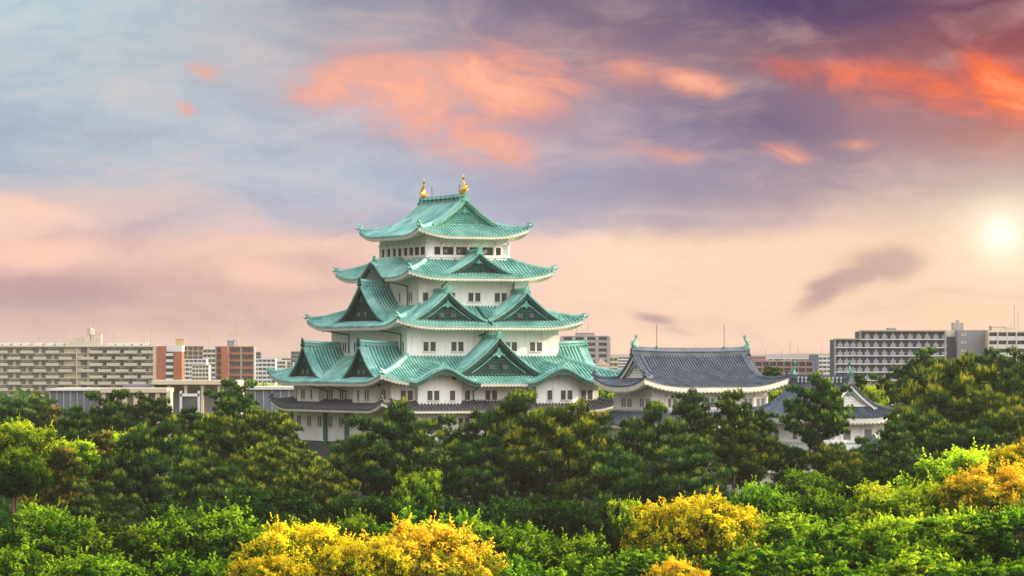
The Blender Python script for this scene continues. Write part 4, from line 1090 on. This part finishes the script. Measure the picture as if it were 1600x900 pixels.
def blades(R, P, D, L, Wd, jitter):
    """thin pointed triangles from P along D"""
    n = len(P); D = unit(D + R.normal(0, jitter, (n, 3)))
    S = unit(np.cross(D, R.normal(0, 1, (n, 3)))) * (Wd * .5)[:, None]
    return np.stack([P - S, P + S, P + D * L[:, None]], 1)
def quads(R, P, N, size, jitter):
    n = len(P); N = unit(N + R.normal(0, jitter, (n, 3)))
    a = unit(np.cross(N, R.normal(0, 1, (n, 3)))); b = np.cross(N, a)
    s = size[:, None] * .5
    return np.stack([P - a * s, P - b * s * .62, P + a * s * 1.05, P + b * s * .62], 1)

def pine_proto(seed, kind='spread', tufts=1.0, rusty=0.0, leafm=None):
    """20 m tall, crown about 16 m wide: flat cloudy pads of needle tufts on crooked limbs"""
    R = np.random.RandomState(seed); rr = random.Random(seed)
    t = thing('pine_tree', 'pine', 'pine tree'); H = 20.0
    tk = MB(); path = []
    ang = rr.uniform(0, 6.28); lean = rr.uniform(.5, 1.6)
    for i in range(9):
        u = i / 8; path.append(Vector((lean * math.sin(u * 3 + ang) * u, lean * math.cos(u * 2.3 + ang) * u, u * H * .94)))
    tk.tube([(0, 0, -16), (0, 0, 0)], [.5, .45], M_bark, 8, cap=False)
    tk.tube(path, [.42 * (1 - .85 * i / 8) + .03 for i in range(9)], M_bark, 8)
    pads = []
    lo = {'spread': .38, 'tall': .22, 'cone': .10}[kind]
    nl = {'spread': 17, 'tall': 22, 'cone': 26}[kind]
    for i in range(nl):
        u = lo + (0.97 - lo) * (i + rr.uniform(-.3, .3)) / nl; a = ang + i * 2.4 + rr.uniform(-.4, .4)
        if kind == 'spread': rad = 8.2 * (1 - max(0, (u - .5) / .5) ** 2.0) ** .5 * rr.uniform(.62, 1.08) + .5
        elif kind == 'tall': rad = 6.8 * (1 - max(0, (u - .35) / .65) ** 1.7) ** .6 * rr.uniform(.6, 1.08) + .5
        else: rad = 7.2 * (1 - (u - lo) / (1 - lo)) ** .75 * rr.uniform(.7, 1.05) + .5
        f = u / .94 * 8; j = min(7, int(f)); b = path[j].lerp(path[j + 1], min(1, f - j)) if j < 8 else path[8]
        d = Vector((math.cos(a), math.sin(a), 0)); rise = rr.uniform(.05, .42) if kind != 'cone' else rr.uniform(-.05, .15)
        e = b + d * rad + Vector((0, 0, rise * rad)); mid = b.lerp(e, .5) + Vector((rr.uniform(-.5, .5), rr.uniform(-.5, .5), rr.uniform(-.2, .6)))
        tk.tube([b, mid, e], [.17 * (1 - u * .5), .10, .03], M_bark, 5)
        npd = max(2, int(rad * .8))
        for k in range(npd):
            g = (k + 1) / npd; p = b.lerp(mid, g * 2) if g < .5 else mid.lerp(e, g * 2 - 1)
            r = rr.uniform(.85, 1.5) * (1.1 - .15 * g)
            off = Vector((-d.y, d.x, 0)) * rr.uniform(-1, 1) * rad * .22 * (k % 2 + .3)
            q = p + off + Vector((0, 0, rr.uniform(0, .5))); pads.append((q, r, r * rr.uniform(.62, 1.0)))
            if off.length > .6: tk.tube([p, q], [.06, .03], M_bark, 4)
    for k in range(5): pads.append((path[8] + Vector((rr.uniform(-.9, .9), rr.uniform(-.9, .9), rr.uniform(-1.6, .6))), rr.uniform(.7, 1.2), rr.uniform(.5, .9)))
    # smaller pads closing the crown's outline
    for i in range(42):
        z = 1 - (i + .5) / 42 * (1.25 if kind == 'spread' else 1.6); a = i * 2.39996; k = rr.uniform(.62, 1.0) * (1.0 if i % 5 else 1.12)
        Rx = {'spread': 7.2, 'tall': 6.0, 'cone': 5.2}[kind]; c0 = {'spread': .66, 'tall': .56, 'cone': .46}[kind] * H; hz_ = {'spread': .29, 'tall': .40, 'cone': .5}[kind] * H
        rx = math.sqrt(max(0, 1 - z * z)) * Rx * k
        if kind == 'cone': rx = Rx * k * (1 - z) * .55
        r = rr.uniform(.7, 1.3); pads.append((Vector((math.cos(a) * rx, math.sin(a) * rx, c0 + z * hz_ * k)), r, r * rr.uniform(.6, .9)))
    V, T = [], []
    for q, r, rz in pads:
        n = int(24 * r * r * tufts) + 8
        d = unit(R.normal(0, 1, (n, 3))); d[:, 2] = np.abs(d[:, 2]) * 1.1 - .35; d = unit(d)
        rad = R.uniform(.55, 1.05, n) ** .7
        P = np.array(q) + d * np.array([r, r, rz]) * rad[:, None]
        padtone = rr.uniform(-.30, .25)
        nb = 9
        PP = np.repeat(P, nb, 0); up = np.repeat(d * .55 + np.array([0, 0, .8]), nb, 0)
        L = R.uniform(.42, .85, n * nb); Wd = R.uniform(.11, .18, n * nb)
        B = blades(R, PP + R.normal(0, .05, PP.shape), up, L, Wd, .55)
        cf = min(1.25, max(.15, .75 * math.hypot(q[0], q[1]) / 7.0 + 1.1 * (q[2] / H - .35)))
        tone = np.clip(np.repeat(R.uniform(-.2, .6, n) + padtone + .4 * d[:, 2] + .25 * cf, nb), 0, 1)  # lighter upward and outward: top light painted into the needle tone
        yng_lit = np.repeat(R.uniform(-.4, .35, n) + padtone * .6 + .95 * cf * np.clip(d[:, 2] + .15, 0, 1) * R.uniform(.2, 1, n) + rusty * R.uniform(0, 1, n), nb)  # new growth plus highlights painted on upper, outer needles
        V.append(B); T.append(np.stack([tone, np.clip(yng_lit, 0, 1), tone * 0], 1))
        # upright candles of new growth
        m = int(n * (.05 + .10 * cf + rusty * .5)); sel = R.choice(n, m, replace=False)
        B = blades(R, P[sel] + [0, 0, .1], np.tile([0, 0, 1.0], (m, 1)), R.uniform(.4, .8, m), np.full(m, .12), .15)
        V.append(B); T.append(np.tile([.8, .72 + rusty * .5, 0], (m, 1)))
    V = np.concatenate(V); T = np.concatenate(T); n = len(V)
    tk.build('trunk', t)
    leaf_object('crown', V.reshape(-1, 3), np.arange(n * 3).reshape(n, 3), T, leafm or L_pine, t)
    return t, 16.5, 20.5

def broad_proto(seed, leafm, lobes=46, leaf=.34, dens=1.0, flat=1.0, clump=1.0, spread=1.0, young_lit=.5, name='leafy_tree', Hc=12.0, layered=False):
    """12 m tall, crown about 14 m wide: billowing lobes of leaves"""
    R = np.random.RandomState(seed); rr = random.Random(seed)
    t = thing(name, 'tree', 'tree'); tk = MB()
    c0 = Vector((0, 0, Hc * .22)); tk.tube([(0, 0, -20), (0, 0, 0), c0, (0.2, 0, Hc * .45)], [.5, .4, .32, .22], M_bark, 7)
    L = []
    for i in range(lobes):
        z = 1 - (i + .5) / lobes * 1.75; a = i * 2.39996 + rr.uniform(-.3, .3); rxy = math.sqrt(max(0, 1 - z * z)) if z > -1 else 0
        k = rr.uniform(.72, 1.0) * (1 if i % 4 else .6)
        p = Vector((math.cos(a) * rxy * 6.0 * k * spread, math.sin(a) * rxy * 6.0 * k * spread, Hc * .58 + z * Hc * .36 * k * flat))
        r = rr.uniform(.95, 1.9) * clump; L.append((p, r))
        if i % 2 == 0: tk.tube([(0, 0, Hc * .34), Vector((0, 0, Hc * .42)).lerp(p, .55) + Vector((0, 0, -.4)), p], [.16, .09, .03], M_bark, 5)
    V, T = [], []
    for p, r in L:
        # each lobe is itself a heap of small sprays
        ns = int(11 * r * r) + 6; sd_ = unit(R.normal(0, 1, (ns, 3))); sd_[:, 2] = sd_[:, 2] * .8 + .2
        rel = np.array(p) + sd_ * r * (R.uniform(.55, 1.05, (ns, 1))) * np.array([1, 1, .5 if layered else .8])
        lt = rr.uniform(-.12, .15)
        for s_, dv in zip(rel, sd_):
            n = int(26 * dens); rs = R.uniform(.38, .72) * (clump ** .5)
            d = unit(R.normal(0, 1, (n, 3))); P = s_ + d * rs * R.uniform(.4, 1.0, (n, 1)) * np.array([1, 1, .35 if layered else .75])
            N = d * .5 + dv * .7 + np.array([0, 0, 1.2 if layered else .45])
            B = quads(R, P, N, R.uniform(leaf * .7, leaf * 1.3, n), .38)
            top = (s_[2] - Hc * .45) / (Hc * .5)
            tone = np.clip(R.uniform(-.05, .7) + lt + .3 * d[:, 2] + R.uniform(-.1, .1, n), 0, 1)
            yv = R.uniform(-.2, .40) + young_lit * 1.1 * np.clip(top, -.3, 1) * R.uniform(.4, 1.0) + .30 * dv[2]  # new growth plus painted light: yellower at crown top, greener below
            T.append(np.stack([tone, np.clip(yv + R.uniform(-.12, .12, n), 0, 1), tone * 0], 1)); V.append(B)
        # shoots breaking the outline
        for k in range(4):
            dv = unit(np.array([R.normal(0, .7), R.normal(0, .7), 1.0])); b0 = np.array(p) + dv * r * .8 * np.array([1, 1, .8]); m = 15
            u = np.linspace(0, 1, m)[:, None]; P = b0 + dv * u * R.uniform(.6, 1.5) * (.6 if layered else 1) + R.normal(0, .13, (m, 3)) * (1.15 - u)
            V.append(quads(R, P, np.tile(dv * .4, (m, 1)) + R.normal(0, .7, (m, 3)), R.uniform(leaf * .7, leaf * 1.2, m), .4))
            T.append(np.stack([R.uniform(.3, .9, m), np.clip(R.uniform(.1, .5) + .4 * u[:, 0] + young_lit * .3, 0, 1), u[:, 0] * 0], 1))
    V = np.concatenate(V); T = np.concatenate(T); n = len(V)
    tk.build('trunk', t)
    leaf_object('crown', V.reshape(-1, 3), np.arange(n * 4).reshape(n, 4), T, leafm, t)
    return t, 14.0, Hc * 1.0

PROTO = {
 'pineA': pine_proto(1, 'spread'), 'pineB': pine_proto(2, 'spread', 1.1), 'pineC': pine_proto(3, 'tall'), 'pineD': pine_proto(4, 'tall', 1.05),
 'pineE': pine_proto(8, 'spread', 1.0, .06, L_pine_gold), 'pineF': pine_proto(9, 'tall', 1.0, .04, L_pine_gold), 'rust': pine_proto(5, 'cone', 1.0, .28, L_pine_rust), 'rustB': pine_proto(6, 'tall', 1.0, .22, L_pine_rust),
 'green': broad_proto(11, L_green, 54, .29, 1.15, young_lit=.55), 'greenB': broad_proto(12, L_green, 50, .31, 1.1, young_lit=.5),
 'shade': broad_proto(21, L_shade, 50, .30, 1.0, young_lit=.35, name='shaded_tree'),  # stands in shade, painted into its leaf colour
 'lime': broad_proto(13, L_lime, 48, .29, 1.1, young_lit=.6, name='lime_green_tree'),
 'gold': broad_proto(14, L_gold, 50, .26, 1.25, young_lit=.75, clump=1.0, name='golden_tree'), 'goldB': broad_proto(15, L_orange, 50, .26, 1.25, young_lit=.8, clump=1.0, name='golden_tree'),
 'maple': broad_proto(16, L_maple, 54, .28, 1.15, young_lit=.5, layered=True, name='maple_tree'), 'mapleG': broad_proto(17, L_orange, 50, .28, 1.15, young_lit=.55, layered=True, name='maple_tree'),
 'mapleL': broad_proto(18, L_lime, 50, .28, 1.15, young_lit=.5, layered=True, name='maple_tree'),
}
used = set(); TR = random.Random(77)
def tree(kind, x, ytop, w, d, label, group=None, zs=None, rot=None):
    """x, ytop: where its crown top shows; w: crown width in photo pixels; d: distance"""
    pt, pw, ph = PROTO[kind]
    r = pt
    if kind in used:
        r = pt.copy(); sc.collection.objects.link(r)
        for ch in list(pt.children):
            c = ch.copy(); sc.collection.objects.link(c); c.parent = r
    used.add(kind)
    p = at(x, ytop, d); sx = w / F * d / pw
    r.location = (p.x, d, 0)
    # stand broad crowns on taller trunks rather than stretching the foliage
    sz = min(p.z / ph, sx * (1.3 if kind.startswith(('pine', 'rust')) else (1.9 if kind == 'lime' and w < 95 else 1.05)))
    r.scale = (sx, sx, sz); r.location.z = p.z - ph * sz
    if zs:   # keep crown proportions, let the trunk's foot go under the ground level of the dip
        r.scale = (sx, sx, zs); r.location.z = p.z - ph * zs
    r.rotation_euler = (0, 0, TR.uniform(0, 6.28) if rot is None else rot)
    r['label'] = label; r['category'] = 'pine tree' if kind.startswith(('pine', 'rust')) else 'tree'
    if group: r['group'] = group
    return r
G1, G2, G3, G4 = 'pines around the castle', 'green trees in the foreground', 'golden trees in the foreground', 'leafy trees among the pines'
T_ = [
 # behind and beside the castle, far
 ('green', 455, 632, 60, 640, 'yellow-green tree tight against the left corner of the castle walls', G4),
 ('lime', 330, 640, 90, 700, 'small yellow tree below the concrete colonnade', G4),
 ('lime', 440, 596, 50, 900, 'hazy lime tree under the white apartments left of the castle eave', G4),
 ('lime', 405, 594, 46, 920, 'pale lime tree below the white balconied apartments', G4),
 ('lime', 945, 600, 40, 700, 'little lime tree showing between the two castle towers', G4),
 ('lime', 1210, 602, 60, 640, 'bright yellow-green tree right of the smaller tower wall', G4),
 ('lime', 1262, 592, 50, 660, 'yellow-topped tree just behind the turret ridge', G4),
 ('lime', 1305, 594, 46, 660, 'yellow-topped tree behind the right fish of the turret', G4),
 ('pineC', 1205, 572, 46, 640, 'dark pine tip poking up behind the right end of the slate roof', G1),
 ('pineC', 1342, 585, 44, 620, 'slim dark pine right of the turret gable', G1),
 ('lime', 1360, 598, 60, 600, 'yellow-crested tree between the turret and the big right-hand pine', G4),
 ('pineB', 1385, 588, 80, 640, 'rounded grey-green pine below the stepped grey flats', G1),
 ('lime', 1375, 625, 60, 560, 'bright green tree with yellow tips right of the turret roof', G4),
 ('pineA', 60, 618, 80, 640, 'hazy round pine in front of the left end of the cream block', G1),
 ('pineC', 15, 622, 90, 600, 'dark pine with rusty tip at the left edge below the cream block', G1),
 ('rust', 70, 632, 110, 570, 'brownish pine left of the blue panelled hall', G1),
 ('pineC', 118, 634, 80, 560, 'small rusty-tipped pine in front of the blue panelled hall', G1),
 # the pine belt left
 ('pineB', 176, 618, 115, 540, 'broad dark pine in front of the low concrete annex', G1),
 ('pineA', 236, 620, 90, 545, 'broad dark pine in front of the colonnade', G1),
 ('pineB', 366, 600, 96, 520, 'tall pine with open crown rising over the right end of the colonnade', G1),
 ('pineE', 425, 640, 110, 515, 'golden-lit pine directly left of the castle walls', G1),
 ('lime', 183, 670, 60, 436, 'bright lime tree peeping out between two pines at the left', G4),
 ('lime', 28, 652, 160, 408, 'big fresh green tree at the left edge below the pines', G4),
 ('lime', 112, 684, 100, 415, 'fresh green tree right of the big one at the left edge', G4),
 ('pineC', 110, 640, 90, 500, 'slender pine standing behind the rusty cone-shaped pine', G1),
 ('rust', 95, 698, 190, 395, 'cone-shaped pine covered in rusty new shoots, lower left', G1),
 ('rustB', 160, 674, 90, 430, 'rust-tipped pine right behind the cone-shaped one', G1),
 ('pineA', 238, 666, 180, 420, 'wide dark pine below the concrete annex, behind the left foreground crowns', G1),
 ('pineF', 345, 655, 180, 430, 'tall olive pine with a golden right flank', G1),
 ('pineE', 415, 690, 100, 440, 'olive pine filling the gap left of the castle foot', G1),
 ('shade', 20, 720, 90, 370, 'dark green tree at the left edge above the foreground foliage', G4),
 ('pineD', 540, 684, 60, 480, 'narrow pine before the green down pipes of the castle foot', G1),
 ('green', 25, 700, 120, 380, 'dark leafy tree low at the left edge below the fresh green one', G4),
 ('pineE', 500, 728, 130, 430, 'deep green pine below the dark stone base, left of the spreading pine', G1),
 ('pineB', 575, 694, 80, 460, 'pine hiding the stone base just left of the spreading pine', G1),
 ('pineA', 320, 720, 140, 410, 'dark pine low between the forked-trunk pine and the olive pine', G1),
 # centre
 ('pineE', 478, 702, 80, 470, 'low pine at the left foot of the stone base', G1),
 ('pineA', 610, 640, 210, 440, 'spreading pine in front of the near corner of the castle', G1),
 ('pineB', 696, 694, 90, 470, 'half hidden pine right behind the spreading one', G1),
 ('lime', 655, 726, 94, 436, 'yellow-lit tree glowing through the spreading pine', G4),
 ('lime', 492, 728, 94, 436, 'yellow-green bush tree left of the spreading pine', G4),
 ('pineB', 790, 624, 225, 450, 'great dense pine in front of the middle of the castle', G1),
 ('pineE', 862, 632, 190, 440, 'golden-edged pine forming the right half of the great central clump', G1),
 ('pineA', 745, 690, 140, 440, 'dark pine under the left side of the great central clump', G1),
 ('pineD', 930, 650, 76, 490, 'hazier pine below the gap between the two towers', G1),
 ('pineB', 1008, 640, 150, 455, 'dark blue-green pine in front of the left half of the smaller tower', G1),
 ('pineD', 1082, 610, 90, 465, 'tall pine in front of the middle of the smaller tower', G1),
 ('pineF', 1146, 612, 104, 440, 'golden-lit pine covering the right end of the smaller tower wall', G1),
 ('pineE', 1175, 660, 110, 450, 'lower olive pine just left of the white gatehouse', G1),
 ('pineD', 965, 700, 140, 420, 'deep green pine below the left end of the smaller tower', G1),
 ('pineA', 1075, 700, 150, 420, 'deep green pine low beneath the middle of the smaller tower', G1),
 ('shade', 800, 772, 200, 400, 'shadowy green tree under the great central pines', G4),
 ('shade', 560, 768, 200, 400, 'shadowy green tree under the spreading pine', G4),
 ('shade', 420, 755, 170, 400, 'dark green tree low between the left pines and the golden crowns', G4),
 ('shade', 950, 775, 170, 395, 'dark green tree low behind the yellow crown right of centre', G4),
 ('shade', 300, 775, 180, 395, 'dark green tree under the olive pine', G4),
 ('pineB', 160, 762, 130, 390, 'dark pine low behind the left foreground hedge of crowns', G1),
 # right
 ('pineA', 1276, 594, 124, 430, 'airy pine with tiered branches standing in front of the turret', G1),
 ('pineE', 1320, 700, 130, 420, 'broad low pine covering the right foot of the turret', G1),
 ('pineC', 1398, 660, 90, 415, 'pine between the turret foot and the big right-hand pine', G1),
 ('green', 1260, 735, 140, 410, 'green tree beneath the airy pine', G4),
 ('pineB', 1440, 550, 90, 560, 'pine with a flat crown overlapping the stepped grey flats', G1),
 ('pineE', 1480, 560, 190, 470, 'largest pine at the right, spreading over the grey apartment wing', G1),
 ('pineD', 1555, 548, 130, 500, 'tall dark pine in front of the sunlit beige block', G1),
 ('pineA', 1605, 552, 110, 520, 'dark pine at the right edge under the sunlit beige block', G1),
 ('pineE', 1560, 612, 160, 450, 'olive pine below the tall dark one at the right', G1),
 ('pineA', 1432, 640, 110, 440, 'dark lower pine left under the largest right-hand pine', G1),
 ('pineA', 1515, 660, 170, 430, 'deep green pine low at the right above the yellow crowns', G1),
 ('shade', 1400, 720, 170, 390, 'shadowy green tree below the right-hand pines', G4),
 # foreground, left
 ('green', 70, 790, 200, 335, 'green crown at far left of the foreground row', G2),
 ('greenB', 190, 815, 190, 325, 'second green crown from the left in the foreground row', G2),
 ('green', 310, 792, 210, 330, 'tallest green crown of the left foreground', G2),
 ('greenB', 420, 812, 170, 325, 'green crown left behind the first golden tree', G2),
 ('greenB', 20, 850, 190, 300, 'green crown in the bottom left corner', G2),
 ('green', 160, 866, 220, 295, 'green crown at the bottom below the second from left', G2),
 ('greenB', 300, 866, 200, 292, 'green crown at the bottom left of the first golden tree', G2),
 ('green', 560, 805, 150, 335, 'green crown between the spreading pine and the golden trees', G2),
 ('greenB', 680, 796, 180, 345, 'green crown behind the right golden tree', G2),
 ('green', 790, 815, 190, 330, 'green crown right of the golden pair at the bottom centre', G2),
 ('green', 880, 835, 170, 320, 'green crown at the bottom just right of centre', G2),
 ('greenB', 800, 872, 200, 295, 'green crown cut by the lower edge right of the golden pair', G2),
 ('greenB', 930, 868, 150, 300, 'small green crown cut by the lower edge right of centre', G2),
 ('gold', 470, 808, 215, 290, 'left one of the two golden-yellow crowns at the bottom', G3),
 ('goldB', 658, 812, 250, 285, 'right and wider one of the two golden-orange crowns at the bottom', G3),
 ('gold', 420, 862, 170, 270, 'small yellow-green crown in front of the left golden tree', G3),
 ('gold', 1085, 766, 240, 310, 'yellow crown with a green flank right of centre', G3),
 ('goldB', 1055, 872, 130, 272, 'small orange-tipped crown at the bottom edge', G3),
 ('maple', 1010, 850, 140, 290, 'dark green maple left of the small orange-tipped crown', G2),
 ('green', 1180, 756, 150, 360, 'green crown below the white gatehouse', G2),
 ('greenB', 1280, 766, 150, 350, 'light green crown below the airy pine', G2),
 ('mapleL', 1235, 792, 170, 320, 'lime-topped flat crown right of the yellow crown', G3),
 ('maple', 1215, 838, 230, 290, 'deep green maple with layered leaves, right of the orange tips', G2),
 ('maple', 1330, 800, 200, 305, 'bright green maple in the middle of the right foreground', G2),
 ('maple', 1350, 868, 200, 275, 'green maple along the bottom edge at the right', G2),
 ('mapleG', 1370, 757, 60, 380, 'small orange tree tucked under the right-hand pines', G3),
 ('lime', 1425, 744, 210, 330, 'bright lime crown with yellow crest left of the golden-orange crown', G2),
 ('lime', 1520, 692, 240, 345, 'tall yellow-green crown at the right edge behind the golden one', G3),
 ('gold', 1600, 686, 170, 340, 'bright yellow crown cut by the right edge, highest of the foreground', G3),
 ('goldB', 1550, 724, 190, 325, 'golden-orange crown at the right edge below the bright yellow one', G3),
 ('mapleL', 1490, 786, 210, 290, 'light green maple beneath the golden-orange one', G2),
 ('maple', 1590, 780, 150, 285, 'green maple in the right edge below the golden one', G2),
 ('mapleL', 1440, 850, 170, 270, 'yellow-flecked green maple near the bottom right corner', G2),
 ('maple', 1570, 862, 170, 265, 'dark maple in the bottom right corner', G2),
]
T_ += [
 ('pineC', 296, 636, 64, 520, 'small dark pine under the colonnade, beside the yellow tree', G1),
 ('pineD', 1236, 700, 84, 440, 'squat pine before the lower walls of the turret, left of the airy pine', G1),
 ('pineB', 1352, 690, 90, 425, 'dark low pine covering the right foot of the turret porch', G1),
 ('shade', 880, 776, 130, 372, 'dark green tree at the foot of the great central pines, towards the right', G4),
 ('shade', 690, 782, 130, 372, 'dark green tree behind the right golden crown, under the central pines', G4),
 ('lime', 300, 735, 80, 436, 'small yellow-green tree glowing between the trunks of the left pines', G4),
 ('lime', 395, 690, 60, 500, 'yellow leaves showing behind the olive pine left of the castle', G4),
 ('lime', 975, 776, 70, 392, 'small light green tree at the foot of the deep green pines', G4),
 ('pineD', 1186, 640, 84, 450, 'narrow pine hiding the left eave of the turret', G1),
 ('gold', 565, 836, 170, 278, 'yellow crown squeezed between the two big golden ones at the bottom', G3),
 ('lime', 1400, 800, 150, 300, 'lime crown in front of the yellow-crested one', G3),
]
for r_ in T_:
    if r_[6] is G2: r_ = r_[:3] + (r_[3] * 1.22,) + r_[4:]
    tree(*r_[:5], label=r_[5], group=r_[6])

# far woods along the plain, seen only as a mass
R = np.random.RandomState(4); n = 36000
d_ = R.uniform(720, 2600, n) ** 1.0; x_ = R.uniform(-.24, .24, n) * d_
h_ = 5 + 4.5 * np.sin(x_ * .06 + d_ * .02) + R.uniform(-4, 2.5, n)
P = np.stack([x_, d_, np.clip(h_, 1, None)], 1)
B = quads(R, P, np.tile([0, -.4, 1.0], (n, 1)), R.uniform(3.5, 7.5, n) , .6)
tone = R.uniform(.1, .8, n)
w = leaf_object('far_woods', B.reshape(-1, 3), np.arange(n * 4).reshape(n, 4), np.stack([tone, R.uniform(0, .7, n), tone * 0], 1), L_green)
w['kind'] = 'stuff'

# shaded shrubs under the trees
n = 90000; d_ = R.uniform(240, 640, n); x_ = R.uniform(-.24, .24, n) * d_
h_ = 2.2 + 1.8 * np.sin(x_ * .35 + d_ * .11) + 1.2 * np.sin(x_ * .9 - d_ * .3)
P = np.stack([x_, d_, np.clip(h_ * R.uniform(.2, 1, n), .2, None)], 1)
B = quads(R, P, np.tile([0, -.4, 1.0], (n, 1)), R.uniform(.9, 2.0, n), .6); tone = R.uniform(0, .6, n)
w = leaf_object('undergrowth', B.reshape(-1, 3), np.arange(n * 4).reshape(n, 4), np.stack([tone, R.uniform(0, .5, n), tone * 0], 1), L_green)
w['kind'] = 'stuff'
